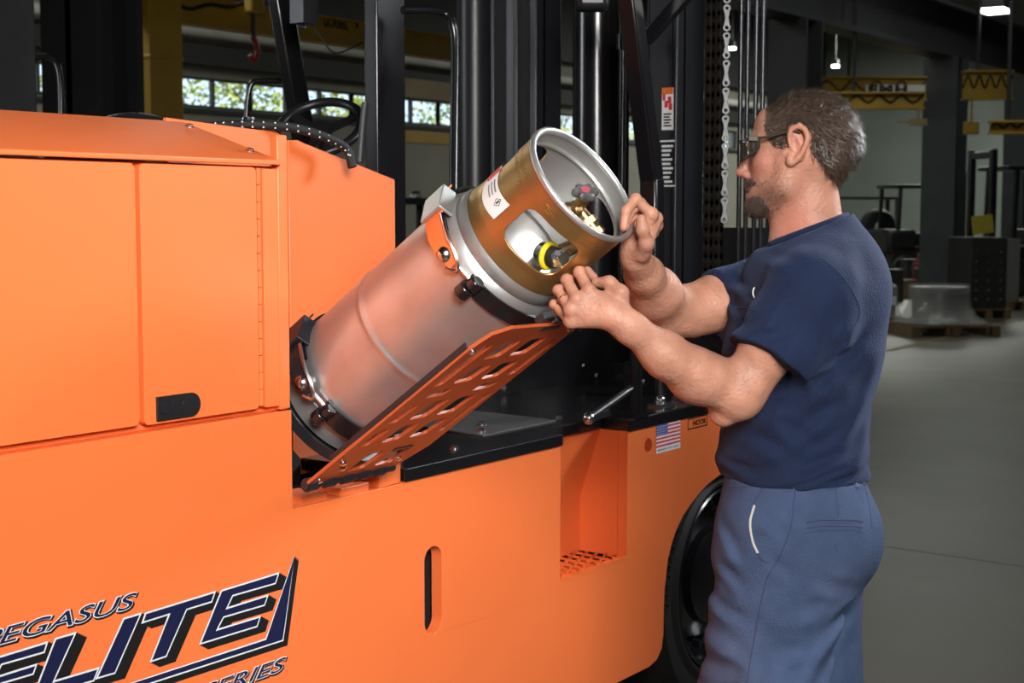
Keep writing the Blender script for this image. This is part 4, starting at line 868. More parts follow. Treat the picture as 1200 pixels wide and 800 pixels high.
# draw the hem in over the waistband
pts_ = np.array([SHL+AL*1.1, SHR+AR*1.1, SHL, SHR, Q(1040, 400, 2.92), Q(825, 560, 2.92), Q(1020, 560, 2.75), Q(930, 560, 3.1), hp_(985, 250)])
lo, hi = pts_.min(0)-.10, pts_.max(0)+.10
Vt, Ft = nets(Tb, lo, hi, .004, 4)
M['shirt'] = mat('navy_cotton', (.0060, .0130, .040), .85, 0, .25, 9, (.0085, .0175, .052), bump=.35, bscale=260, spec=.25)
M['shirt'].node_tree.nodes['Principled BSDF'].inputs['Sheen Weight'].default_value = .12
M['shirt'].node_tree.nodes['Principled BSDF'].inputs['Sheen Tint'].default_value = (.35, .45, .8, 1)
sh_o = obj('t_shirt', np_mesh('t_shirt', Vt, Ft), 'shirt', per, smooth=180)
ai = ai[Tb(V[ai]) > .004]
blades('arm_hair', ai, 5000, .010, .00012, lambda p: np.array(WRL-ELB), (.30, .18, .11), per, .5, 5, .6, 2)
bvh_sh = BVHTree.FromPolygons([tuple(v) for v in Vt], [tuple(f) for f in Ft])
def hit(bvh, x, y, off=.0):
    r = Vector(ray(x, y)).normalized(); h = bvh.ray_cast(Vector(CAM), r)
    return None if h[0] is None else np.array(h[0]+h[1].normalized()*(off if h[1].dot(r) < 0 else -off))
def seam(name, bvh, pts, r, m, parent, closed=False, off=0, n=8):
    P = [hit(bvh, *p, off) for p in bez([(x, y, 0) for x, y in pts], n) for p in [p[:2]]]; P = [p for p in P if p is not None]
    if len(P) < 2: return None
    mb = MB(); mb.tube(P, r, 6, closed=closed); return mb.build(name, m, parent)
# collar rib, sleeve hem, shoulder seam, chest pocket, badge
mb = MB(); cu = (hp_(989, 257)-hp_(921, 283)); cu /= np.linalg.norm(cu); cc = hp_(949, 269)
mb.tube([cc+cu*(.076*math.cos(a))+LFT*(.070*math.sin(a)) for a in np.linspace(0, 2*pi, 48, endpoint=False)], .0105, 10, closed=True); mb.build('collar_rib', 'shirt', sh_o)
seam('shoulder_seam', bvh_sh, [(962, 302), (985, 322), (1003, 350), (1006, 372), (990, 398)], .0012, 'shirt', sh_o)
seam('pocket_edge', bvh_sh, [(862, 362), (875, 361), (884, 365)], .0012, 'shirt', sh_o)
q = hit(bvh_sh, 886, 343, .002)
if q is not None:
    mb = MB(); mb.tube([q+UP*.010*math.cos(a)+FWD*.004*math.sin(a) for a in np.linspace(.2, 3.0, 8)], .0015, 6); mb.build('pocket_pen_clip', 'white', per)
# ------------------------------------------------------------------ trousers
Z_ = SDF()
Z_.ecap(Q(930, 552, 2.92), Q(933, 600, 2.92), .134, .145, LFT, .80, .04)
Z_.ell(Q(938, 625, 2.92), rotl(0), (.150, .180, .12), .04)
Z_.ell(Q(968, 640, 2.86), rotl(0), (.095, .09, .10), .05); Z_.ell(Q(972, 640, 3.0), rotl(0), (.095, .09, .10), .05)
Z_.ecap(Q(922, 640, 2.835), Q(893, 830, 2.83), .128, .120, LFT, 1.1, .05); Z_.cap(Q(893, 830, 2.83), Q(886, 900, 2.83), .118, .105, .04); Z_.cap(Q(886, 900, 2.83), Q(892, 1135, 2.83), .103, .092, .05)
Z_.ecap(Q(945, 640, 3.0), Q(950, 830, 3.04), .12, .098, LFT, 1.1, .03); Z_.cap(Q(950, 830, 3.04), Q(952, 900, 3.05), .098, .092, .03); Z_.cap(Q(952, 900, 3.05), Q(962, 1100, 3.06), .092, .085, .04)
def tf(P, D):
    px_, py_, l_ = hl(P); o = wob(P, 16, .0050, 21)
    o += .0085*np.sin((px_*.45-py_*.9+8*np.sin(px_*.02))*.075)*np.exp(-(((px_-900)/60)**2+((py_-745)/75)**2))
    o += .0070*np.sin((px_*.7+py_*.55)*.09)*np.exp(-(((px_-985)/35)**2+((py_-700)/50)**2))
    o += .0055*np.sin((px_*.25+py_)*.11)*np.exp(-(((px_-865)/30)**2+((py_-640)/60)**2))
    return D+o
CT = [(835, 680, 890, 700, 5, 7), (832, 720, 900, 740, 5, 8), (830, 760, 895, 752, 5, 8), (905, 700, 880, 780, 4, 9), (1005, 690, 955, 740, 6, 8), (1012, 670, 970, 690, 5, 7), (985, 700, 950, 770, 5, 8), (850, 590, 875, 640, 4, 7), (845, 640, 885, 668, 4, 7), (955, 650, 1000, 672, 4, 8), (930, 690, 985, 680, 4, 9), (920, 740, 960, 725, 4, 8), (860, 790, 930, 775, 5, 8), (895, 585, 925, 600, 3, 6), (905, 620, 930, 650, 3, 7)]
Z_.fn(tf); Z_.fn(creases(CT)); Z_.cut((0, 0, float(Q(930, 553, 2.92)[2])), (0, 0, 1), .006); Z_.cut((0, 0, .045), (0, 0, -1), .006)
pts_ = np.array([Q(835, 560, 2.92), Q(1030, 620, 2.92), Q(935, 620, 2.72), Q(935, 620, 3.12), [float(PD(930, 600, 2.9)[0]), float(PD(930, 600, 2.9)[1]), .02]]); lo, hi = pts_.min(0)-.09, pts_.max(0)+.09; lo[2] = 0
Vp, Fp = nets(Z_, lo, hi, .005, 4)
Cp = np.tile(np.array([.054, .083, .158]), (len(Vp), 1)); ppx, ppy, pl = hl(Vp)
Cp *= (1+wob(Vp, 14, .12, 31)+wob(Vp, 45, .05, 32))[:, None]
w = np.exp(-(((ppx-872)/30)**2+((ppy-760)/60)**2))*.35; Cp = Cp*(1-w[:, None])+np.array([.12, .125, .19])*w[:, None]      # worn, faded knee
w = np.exp(-(((ppx-985)/26)**2+((ppy-650)/30)**2))*.25; Cp = Cp*(1-w[:, None])+np.array([.14, .16, .27])*w[:, None]
mp = np_mesh('trousers', Vp, Fp); vcol(mp, np.clip(Cp, 0, 1))
M['denim'] = mat('worn_blue_twill', (1, 1, 1), .85, 0, .2, 35, (.82, .83, .86), bump=.4, bscale=300, attr='col', spec=.2)
M['thread'] = mat('dark_blue_thread', (.035, .045, .10), .9); M['lining'] = mat('pocket_lining', (.45, .45, .42), .9)
tr_o = obj('trousers', mp, 'denim', per, smooth=180); bvh_tr = BVHTree.FromPolygons([tuple(v) for v in Vp], [tuple(f) for f in Fp])
seam('side_seam', bvh_tr, [(933, 563), (930, 590), (926, 620), (912, 655), (898, 680), (885, 740), (875, 800)], .0012, 'thread', tr_o)
seam('pocket_seam', bvh_tr, [(895, 570), (884, 590), (879, 615), (884, 640), (893, 655), (902, 660)], .0016, 'thread', tr_o)
seam('pocket_opening', bvh_tr, [(884, 592), (879, 612), (882, 634), (888, 648)], .0025, 'lining', tr_o)
seam('back_dart', bvh_tr, [(980, 565), (981, 585), (983, 606)], .001, 'thread', tr_o)
wl = [(945, 612), (962, 609), (980, 609), (1000, 609), (1011, 611)]
seam('back_pocket_welt', bvh_tr, wl, .0022, 'thread', tr_o); seam('back_pocket_welt', bvh_tr, [(x, y+7) for x, y in wl], .0016, 'thread', tr_o); seam('back_pocket_welt', bvh_tr, [(x, y+12) for x, y in wl], .0012, 'thread', tr_o)
seam('back_pocket_buttonhole', bvh_tr, [(981, 633), (979, 641), (982, 646)], .0014, 'thread', tr_o)
seam('seat_seam', bvh_tr, [(1010, 560), (1018, 590), (1022, 620)], .0012, 'thread', tr_o)
seam('waistband_seam', bvh_tr, [(850, 572), (880, 570), (930, 571), (975, 570), (1008, 566)], .0009, 'thread', tr_o)
for pts in ([(933, 557), (932, 574)], [(1000, 555), (1004, 572)], [(1008, 553), (1012, 568)]): seam('belt_loop', bvh_tr, pts, .0048, 'denim2' if 'denim2' in M else M.setdefault('denim2', mat('blue_twill_loop', (.075, .095, .19), .9, bump=.3, bscale=300)), tr_o, n=4)
# boots
for (cx, cy) in ((892, 2.83), (962, 3.06)):
    p = Q(cx, 1120, cy); bt = SDF(); f0 = np.array([p[0], p[1], .055]); bt.ecap(f0-FWD*.06, f0+FWD*.17, .050, .042, UP, 1.0, .03); bt.cap(f0-FWD*.03, f0-FWD*.02+UP*.1, .052, .050, .04); bt.cut((0, 0, .0), (0, 0, -1), .004)
    Vb, Fb = nets(bt, f0-.27, f0+.27, .006, 4); bo = obj('boot', np_mesh('boot', Vb, Fb), 'boot' if 'boot' in M else M.setdefault('boot', mat('brown_leather', (.06, .035, .02), .5, bump=.2)), per, smooth=180)
# ------------------------------------------------------------------ safety glasses, wedding ring
M['lens'] = mat('tinted_lens', (.035, .038, .030), .08, 0, alpha=.80, spec=.8); M['specframe'] = mat('brown_frame', (.05, .038, .028), .35)
gl = part_empty('safety_glasses', tuple(hp_(880, 175)), per)
for s in (1, -1):
    V_ = []; n_, k_ = 10, 5
    for j in range(k_+1):
        for i in range(n_+1):
            a = i/n_; l = s*(.008+.060*math.sin(a*1.35)/math.sin(1.35)); x = 870.5+1.2*(a*4)**2*1.2-(.8 if j in (0, k_) else 0); y = 166-a*2+(27-15*a*a)*j/k_
            V_.append(hp_(x, y, l))
    mb = MB(); mb.add(V_, [(j*(n_+1)+i, j*(n_+1)+i+1, (j+1)*(n_+1)+i+1, (j+1)*(n_+1)+i) for j in range(k_) for i in range(n_)]); lo_ = mb.build('lens', 'lens', gl, smooth=180); so2 = lo_.modifiers.new('thickness', 'SOLIDIFY'); so2.thickness = .0018
    mb = MB(); mb.tube(bez([V_[i] for i in range(0, n_+1, 2)], 3)+bez([hp_(890, 164, s*.069), hp_(905, 162, s*.077), hp_(925, 157, s*.082), hp_(938, 158, s*.086)], 6), .0026, 8); mb.build('temple_arm', 'specframe', gl)
    mb = MB(); mb.obox(hp_(886, 164, s*.068), FWD, LFT, UP, .010, .002, .005); mb.build('temple_hinge', 'specframe', gl, bevel=.001)
mb = MB(); mb.tube(bez([hp_(871, 166, -.009), hp_(869.5, 165, 0), hp_(871, 166, .009)], 5), .003, 8); mb.build('nose_bridge', 'specframe', gl)
rp0 = Lm[2]*.45+Lp[2]*.55; rd_ = Vector(Lp[2]-Lm[2]).normalized(); x, y, z = frame(rd_); mb = MB(); mb.tube([Vector(rp0)+(x*math.cos(a)+y*math.sin(a))*.0106 for a in np.linspace(0, 2*pi, 28, endpoint=False)], .0016, 8, closed=True); mb.build('wedding_ring', mat('gold_ring', (.85, .62, .30), .2, 1), per)
# ================================================================== the hall
def st(o, label=None): o['kind'] = 'structure'; (label and o.__setitem__('label', label)); return o
fl = mat('polished_concrete', (.125, .107, .080), .45, 0, .3, 1.3, (.085, .072, .055), bump=.05, bscale=25)
M['conc'] = fl
st(MB().box((-10, -16, -.2), (46, 18.3, 0)).build('floor', 'conc', None, smooth=0, origin=(0, 0, 0)), 'grey polished concrete floor of the factory hall')
M['joint'] = mat('chalky_joint_filler', (.30, .28, .25), .8, 0, .5, 30); M['tape'] = mat('worn_yellow_floor_tape', (.24, .19, .07), .7, 0, .5, 10)
p0, p1 = PZ(1030, 639, 0), PZ(1195, 663, 0); mb = MB(); d = (p1-p0)/np.linalg.norm(p1-p0); mb.bar(p0-d*1.5+np.array([0, 0, .0005]), p1+d*6, .010, .001); st(mb.build('trim_1', 'joint', None), 'thin pale joint line running across the concrete floor')
p0, p1 = PZ(1040, 411, 0), PZ(1200, 374, 0); mb = MB(); mb.bar(p0+np.array([0, 0, .001]), p1, .10, .002); st(mb.build('trim_2', 'tape', None), 'faded yellow tape line on the floor before the pallets')
M['wall'] = mat('beige_wall_panel', (.30, .285, .235), .8, 0, .2, .7); M['wall_dark'] = mat('dark_steel_wall', (.035, .035, .033), .7, 0, .3, .8); M['wall_white'] = mat('white_duct', (.60, .60, .56), .6, 0, .2, 2)
M['wall_green'] = mat('pale_green_panel', (.17, .195, .175), .8, 0, .25, .6); M['roof'] = mat('dark_roof_deck', (.030, .030, .030), .8)
YW = 18.0; ZB, ZTw = 3.44, 3.98
mb = MB(); mb.box((-10, YW, 0), (46, YW+.3, ZB)); mb.box((-10, YW, ZTw), (46, YW+.3, 9)); st(mb.build('wall_left', 'wall', None, smooth=0), 'long beige panelled side wall with a strip of windows')
mb = MB(); mb.box((-10, YW-.25, 4.18), (46, YW, 4.52)); st(mb.build('trim_3', 'wall_dark', None, smooth=0), 'dark horizontal girder above the window strip')
mb = MB(); mb.cyl((-10, YW-.35, 4.74), (46, YW-.35, 4.74), .10, n=16); st(mb.build('trim_4', 'wall_white', None), 'long white duct running along the side wall')
mb = MB(); mb.box((-10, YW-.3, 5.2), (46, YW, 9)); st(mb.build('trim_5', 'wall_dark', None, smooth=0), 'dark upper cladding of the side wall')
M['sashm'] = mat('dark_window_frame', (.03, .035, .035), .5); M['glass'] = mat('window_glass', (.9, .95, .95), .03, alpha=.07, spec=.5)
# window strip: frames and panes
xs_ = [8.6+.95*k for k in range(34)]; wn = 0
for g in range(0, 33, 3):
    x0, x1 = xs_[g], xs_[g+3]; wn += 1
    mb = MB(); mb.box((x0, YW+.05, ZB), (x1, YW+.12, ZB+.05)); mb.box((x0, YW+.05, ZTw-.04), (x1, YW+.12, ZTw))
    for k in range(4): mb.box((x0+.95*k-.03, YW+.04, ZB+.0005), (x0+.95*k+.03, YW+.13, ZTw))
    w = st(mb.build('window_%d' % wn, 'sashm', None, smooth=0), 'three pane window of the strip high on the side wall')
    for k in range(3): MB().box((x0+.95*k+.03, YW+.08, ZB+.05), (x0+.95*(k+1)-.03, YW+.086, ZTw-.04)).build('pane', 'glass', w, smooth=0)
mb = MB(); mb.box((-10, YW-.06, ZB-.10), (46, YW+.02, ZB-.02)); st(mb.build('trim_6', 'wall_dark', None, smooth=0), 'dark sill line below the window strip')
for x0, x1 in ((-10, 8.57), (39.98, 46)): MB().box((x0, YW, ZB), (x1, YW+.3, ZTw)).build('wall_infill', 'wall', bpy.data.objects['wall_left'], smooth=0)
mb = MB(); mb.box((45.7, -16, 0), (46, YW, 9)); st(mb.build('wall_front', 'wall_green', None, smooth=0), 'pale green panelled end wall far behind the machines')
mb = MB(); mb.box((-10, -16.3, 0), (46, -16, 9)); st(mb.build('wall_right', 'wall_dark', None, smooth=0), 'dark side wall of the hall')
mb = MB(); mb.box((-10.3, -16, 0), (-10, YW, 9)); st(mb.build('wall_back', 'wall_dark', None, smooth=0), 'dark rear wall of the hall')
mb = MB(); mb.box((-10, -16, 9), (46, YW+.3, 9.2)); st(mb.build('ceiling', 'roof', None, smooth=0), 'dark roof deck of the hall')
# runway beam and columns on the right, dark column on the left
M['steel'] = mat('dark_painted_steel', (.022, .023, .026), .6, 0, .3, 2); M['steelblue'] = mat('blue_grey_steel', (.050, .058, .068), .55, 0, .3, 2)
def ibeam_x(name, x0, x1, y, z0, z1, w, m):
    mb = MB(); mb.box((x0, y-w/2, z0), (x1, y+w/2, z0+.08)); mb.box((x0, y-w/2, z1-.08), (x1, y+w/2, z1)); mb.box((x0, y-.04, z0+.08), (x1, y+.04, z1-.08)); return mb.build(name, m, None, smooth=0)
st(ibeam_x('trim_7', 9, 45, 7.2, 4.35, 5.3, .45, 'steel'), 'heavy dark runway beam crossing the top right'); st(ibeam_x('trim_8', 9, 45, 7.0, 5.75, 6.2, .3, 'steel'), 'second dark beam above the runway beam')
def column(name, px, y, w, m, label, h=4.35, flange=True):
    p = PY(px, 200, y); x = p[0]; mb = MB(); mb.box((x-w/2, y-w/2, 0), (x-w/2+.06, y+w/2, h)); mb.box((x+w/2-.06, y-w/2, 0), (x+w/2, y+w/2, h)); mb.box((x-w/2+.06, y-.04, 0), (x+w/2-.06, y+.04, h)); return st(mb.build(name, m, None, smooth=0), label)
column('trim_9', 1106, 7.2, .62, 'steelblue', 'blue grey steel column behind the black forklift guard'); column('trim_10', 930, 7.2, .60, 'steel', 'dark steel column rising behind the head of the man'); column('trim_11', 1191, 8.5, .5, 'steelblue', 'blue grey steel column at the right edge', 5)
c0, c1 = PY(112, 60, 5.0), PY(168, 60, 5.0); mb = MB(); mb.box((c0[0], 5.0, 0), (c0[0]+.05, 5.5, 9)); mb.box((c1[0]-.05, 5.0, 0), (c1[0], 5.5, 9)); mb.box((c0[0], 5.22, 0), (c1[0], 5.27, 9)); col_l = st(mb.build('trim_12', 'steel', None, smooth=0), 'dark steel column behind the hood of the orange forklift')
mb = MB(); p = PY(119, 60, 4.98); mb.cyl((p[0], 5.15, 0), (p[0], 5.15, 9), .012, n=10); mb.build('conduit', 'wall_white', col_l)
# roof trusses, dim
for k, x in enumerate((16, 26, 36)):
    mb = MB(); mb.box((x-.1, -16, 8.2), (x+.1, YW, 8.35)); mb.box((x-.1, -16, 7.2), (x+.1, YW, 7.32))
    for j in range(14): mb.bar((x, -16+j*2.4, 7.3), (x, -14.8+j*2.4, 8.25), .08, .08, (1, 0, 0)); mb.bar((x, -14.8+j*2.4, 8.25), (x, -13.6+j*2.4, 7.3), .08, .08, (1, 0, 0))
    st(mb.build('trim_%d' % (13+k), 'steel', None, smooth=0), 'dark roof truss spanning the hall')
# high bay lamps
M['lampglow'] = mat('lamp_glow', (.92, 1.0, .95), .5, emit=14); M['lampbody'] = mat('lamp_housing', (.20, .20, .20), .5)
for k, (px, py, d, lb) in enumerate(((1166, 15, 24, 'bright high bay lamp in the top right corner'), (908, -3, 22, 'high bay lamp cut by the top edge'), (979, 79, 38, 'small bright lamp glowing above the yellow cranes'), (936, 70, 40, 'tiny bright lamp beside the dark column'), (858, 58, 40, 'tiny bright lamp seen between chain and pipes'))):
    p = PD(px, py, d); t = thing('high_bay_lamp', lb, 'lamp', tuple(p), 'ceiling lamps of the hall'); s_ = d/FPX*(13 if k < 2 else 3.2)
    mb = MB(); mb.box((p[0]-s_, p[1]-s_, p[2]), (p[0]+s_, p[1]+s_, p[2]+.06)); mb.build('diffuser', 'lampglow', t, smooth=0)
    mb = MB(); mb.box((p[0]-s_*1.05, p[1]-s_*1.05, p[2]+.06), (p[0]+s_*1.05, p[1]+s_*1.05, p[2]+.2)); mb.cyl((p[0], p[1], p[2]+.2), (p[0], p[1], 9), .02, n=8); mb.build('housing', 'lampbody', t, smooth=0)
for k, (x, y, e) in enumerate(((18, 3.5, 130), (14, 12.5, 160), (27, 8, 260), (38, 11, 1000), (8, 13, 320))): area('hall_fill_%d' % k, (x, y, 6.9), (x, y, 0), 4.0, e, (.96, 1.0, .92))  # added unseen area lights that brighten the walls and background
# ------------------------------------------------------------------ yellow cranes on the left
M['craney'] = mat('crane_yellow', (.50, .30, .035), .5, 0, .25, 2); M['tan'] = mat('tan_beam', (.30, .22, .12), .7, 0, .2, 3); M['redhook'] = mat('red_hook', (.35, .03, .015), .4)
YC = 9.0
cL = PY(176, 60, YC); cR = PY(214, 60, YC); jib = thing('jib_crane', 'yellow jib crane with square column behind the orange hood', 'crane', ((cL[0]+cR[0])/2, YC, 0))
mb = MB(); mb.box((cL[0], YC, 0), (cR[0], YC+.25, 6)); mb.box((cL[0]-.01, YC-.01, 3.02), (cR[0]+.01, YC+.26, 3.06)); mb.build('column', 'craney', jib, smooth=0, bevel=.01)
bz1, bz0 = PY(300, 4, YC)[2], PY(300, 38, YC)[2]; xe = PY(560, 30, YC)[0]
mb = MB(); mb.box((cL[0]-.2, YC+.05, bz0), (xe, YC+.2, bz0+.02)); mb.box((cL[0]-.2, YC+.05, bz1-.02), (xe, YC+.2, bz1)); mb.box((cL[0]-.2, YC+.11, bz0+.02), (xe, YC+.14, bz1-.02)); boom = mb.build('boom', 'craney', jib, smooth=0)
def sign(body, pxa, pya, pxb, pyb, y, m, parent, nm='lettering'):
    a, b = PY(pxa, pya, y), PY(pxb, pyb, y); return text_fit(body, a[0], b[0], min(a[2], b[2]), max(a[2], b[2]), y, m, parent, nm, offset=.03)
sign('GORBEL', 379, 31, 408, 23, YC+.105, 'ink', boom); sign('1', 417, 33, 420, 26, YC+.105, 'ink', boom)
mb = MB(); mb.tube(bez([PY(196, 0, YC+.03), PY(222, 10, YC+.03), PY(245, 5, YC+.03), PY(270, 8, YC+.03), PY(292, 0, YC+.03)], 6), .018, 8); mb.build('festoon_cable', 'matte', jib)
hk = thing('chain_hoist', 'chain hoist with red hook hanging from the yellow boom', 'hoist', tuple(PY(297, 70, YC-.1)))
mb = MB(); mb.cyl(PY(296, -10, YC-.1), PY(297, 48, YC-.1), .022, n=10); mb.build('hoist_chain', 'steel', hk)
mb = MB(); mb.tube(bez([PY(297, 42, YC-.1), PY(300, 52, YC-.1), PY(302, 62, YC-.1), PY(297, 70, YC-.1), PY(293, 64, YC-.1)], 6), .03, 10); mb.build('hook', 'redhook', hk)
mb = MB(); c = PY(298, 4, YC-.1); mb.obox(c, (1, 0, 0), (0, 1, 0), (0, 0, 1), .09, .06, .10); mb.build('hoist_body', 'craney', hk, bevel=.02)
mb = MB(); a, b = PY(440, 96, 14), PY(560, 112, 14); mb.box((a[0], 14, PY(500, 116, 14)[2]), (b[0], 14.2, PY(500, 94, 14)[2])); tag(mb.build('roof_purlin', 'tan', None, smooth=0), 'tan horizontal beam above the window seen past the mast', 'beam')
mb = MB(); a, b = PY(440, 155, 15), PY(560, 165, 15); mb.box((a[0], 15, PY(500, 168, 15)[2]), (b[0], 15.2, PY(500, 154, 15)[2])); tag(mb.build('crane_beam', 'craney', None, smooth=0), 'yellow beam below the window seen past the mast', 'beam')
bx = thing('workbench', 'dark cluttered workbench seen between pillar and grab handle', 'workbench', tuple(PY(500, 330, 7)[:2])+(0,))
a, b = PY(455, 240, 7), PY(545, 240, 7); zt = PY(500, 232, 7)[2]
mb = MB(); mb.box((a[0], 7, zt-.06), (b[0], 7.6, zt)); mb.build('top', 'steel', bx, smooth=0)
for x in (a[0]+.05, b[0]-.1):
    for y in (7.05, 7.5): MB().box((x, y, 0), (x+.05, y+.05, zt-.06)).build('leg', 'steel', bx, smooth=0)
random.seed(5)
for k in range(6):
    x = a[0]+.15+k*.12; mb = MB(); mb.lathe((x, 7.1+.08*(k % 3), zt), (0, 0, 1), [(.045, 0), (.045, .02), (.03, .03), (.03, .05), (.04, .055), (.04, .07), (0, .07)], 12); tag(mb.build('pipe_fitting', 'chrome', None), ('first', 'second', 'third', 'fourth', 'fifth', 'sixth')[k]+' metal pipe fitting from the left on the dark workbench', 'fitting', 'fittings on the workbench')
# ------------------------------------------------------------------ trees outside the windows
M['leaf1'] = mat('autumn_leaf', (.42, .46, .08), .6, 0, .4, 6, (.22, .30, .05)); M['leaf2'] = mat('green_leaf', (.20, .34, .08), .6, 0, .4, 6, (.36, .36, .06)); M['bark'] = mat('bark', (.08, .06, .04), .9)
st(MB().box((-40, YW+.3, -.25), (90, 70, -.05)).build('ground', mat('lawn', (.10, .16, .04), .9), None, smooth=0, origin=(10, 30, -.25)), 'lawn outside the hall')
rs = np.random.RandomState(4)
for k, (x, y, h, r, m) in enumerate(((13, 25, 6.5, 2.0, 1), (16.5, 27, 7.5, 2.4, 0), (20, 25.5, 6.2, 2.0, 0), (24.5, 27, 7.0, 2.3, 1), (28.5, 26, 6.4, 1.9, 0), (33, 27, 7, 2.3, 0), (38, 26, 6.5, 2.2, 1), (44, 27, 7, 2.5, 0), (50, 28, 7, 2.6, 0), (56, 29, 7, 2.6, 0))):
    t = thing('tree', ['yellow green', 'darker green'][m]+' tree outside, number %s along the window strip' % ['first', 'second', 'third', 'fourth', 'fifth', 'sixth', 'seventh', 'eighth', 'ninth', 'tenth'][k], 'tree', (x, y, -.05), 'trees outside the windows')
    mb = MB(); mb.cyl((x, y, -.05), (x, y, h*.6), .16, .08, 10)
    for j in range(8): a = rs.uniform(0, 6.28); z = h*rs.uniform(.3, .6); mb.cyl((x, y, z), (x+math.cos(a)*r*.7, y+math.sin(a)*r*.7, z+rs.uniform(.5, 1.5)), .05, .02, 6)
    mb.build('trunk', 'bark', t)
    n = 3000; u = rs.normal(size=(n, 3)); u /= np.linalg.norm(u, axis=1)[:, None]; cl = rs.normal(size=(40, 3))*np.array([r*.55, r*.55, h*.20])+np.array([x, y, h*.62])
    c = cl[rs.randint(0, 40, n)]+rs.normal(size=(n, 3))*.38; a = np.cross(u, rs.normal(size=(n, 3))); a /= np.linalg.norm(a, axis=1)[:, None]; b = np.cross(u, a); s_ = rs.uniform(.06, .12, (n, 1))
    Vl = np.stack([c-a*s_, c+b*s_*.5, c+a*s_, c-b*s_*.5], 1).reshape(-1, 3); Fl = np.arange(n*4).reshape(-1, 4); me_ = np_mesh('foliage', Vl, Fl); o = obj('foliage', me_, 'leaf1' if m == 0 else 'leaf2', t, smooth=0); o['kind'] = 'stuff'
# ------------------------------------------------------------------ right background: cranes
def crane_bar(name, label, pa, pb, d0, d1, hpx, body=None):
    A, Bq = PD(*pa, d0), PD(*pb, d1); A[2] = Bq[2] = (A[2]+Bq[2])/2; h = hpx*(d0+d1)/2/FPX; t = thing(name, label, 'crane', tuple((A+Bq)/2-np.array([0, 0, h/2])), 'yellow crane booms on the right')
    mb = MB(); mb.bar(A, Bq, .02, h); mb.bar(A+np.array([0, 0, h/2]), Bq+np.array([0, 0, h/2]), .2, .03); mb.bar(A-np.array([0, 0, h/2]), Bq-np.array([0, 0, h/2]), .2, .03); mb.build('boom', 'craney', t, smooth=0)
    mb = MB(); n = 9
    P = [A+(Bq-A)*i/n+np.array([0, 0, h*(.35 if i % 2 else -.1)])-g_*.03 for i in range(n+1)]; mb.tube(bez(P, 4), .015, 6); mb.build('festoon_cable', 'matte', t); mb = MB(); e = A+(Bq-A)*.3+np.array([0, 0, h/2]); mb.cyl(e, (e[0], e[1], 9.0), .03, n=8); mb.build('hanger_rod', 'steel', t); return t, A, Bq, h
t, A, Bq, h = crane_bar('crane_boom', 'orange yellow crane boom lettered in dark on white', (955, 110), (1085, 98), 26, 26, 26)
dx = (Bq-A)/np.linalg.norm(Bq-A); o = A+(Bq-A)*.44-g_*.05; mb = MB(); mb.obox(o+dx*.55-np.array([0, 0, .01]), dx, g_, (0, 0, 1), .52, .004, .075); mb.build('sign_band', 'white', t, smooth=0)
me = text_mesh('EMH', .19, offset=.012, extrude=.001, space=1.25); mt = Matrix(((dx[0]*1.6, 0, -g_[0], o[0]+dx[0]*.08-g_[0]*.01), (dx[1]*1.6, 0, -g_[1], o[1]+dx[1]*.08-g_[1]*.01), (dx[2]*1.6, 1, 0, o[2]-.08), (0, 0, 0, 1))); me.transform(mt); me.materials.clear(); obj('lettering', me, 'ink', t, smooth=0)
c2_, *_ = crane_bar('crane_boom', 'lower yellow crane boom crossing below the lettered one', (965, 108), (1082, 128), 23, 23, 18)
c3, *_ = crane_bar('crane_boom', 'yellow crane boom right of the blue grey column', (1128, 102), (1186, 98), 24, 24, 32)
crane_bar('crane_boom', 'small tan yellow boom at the right picture edge', (1160, 146), (1230, 152), 20, 20, 13)
mb = MB(); p = PD(1138, 150, 24); mb.obox(p, rt, g_, (0, 0, 1), .12, .1, .10); mb.cyl(p, p+np.array([0, 0, .5]), .02, n=8); mb.build('trolley', 'craney', c3, bevel=.01)
mb = MB(); p = PD(1076, 143, 22); mb.obox(p, rt, g_, (0, 0, 1), .13, .06, .05); mb.obox(p-rt*.2, rt, g_, (0, 0, 1), .12, .02, .015); mb.cyl(p, p+np.array([0, 0, .2]), .02, n=8); mb.build('hoist_motor', 'tan', c2_)
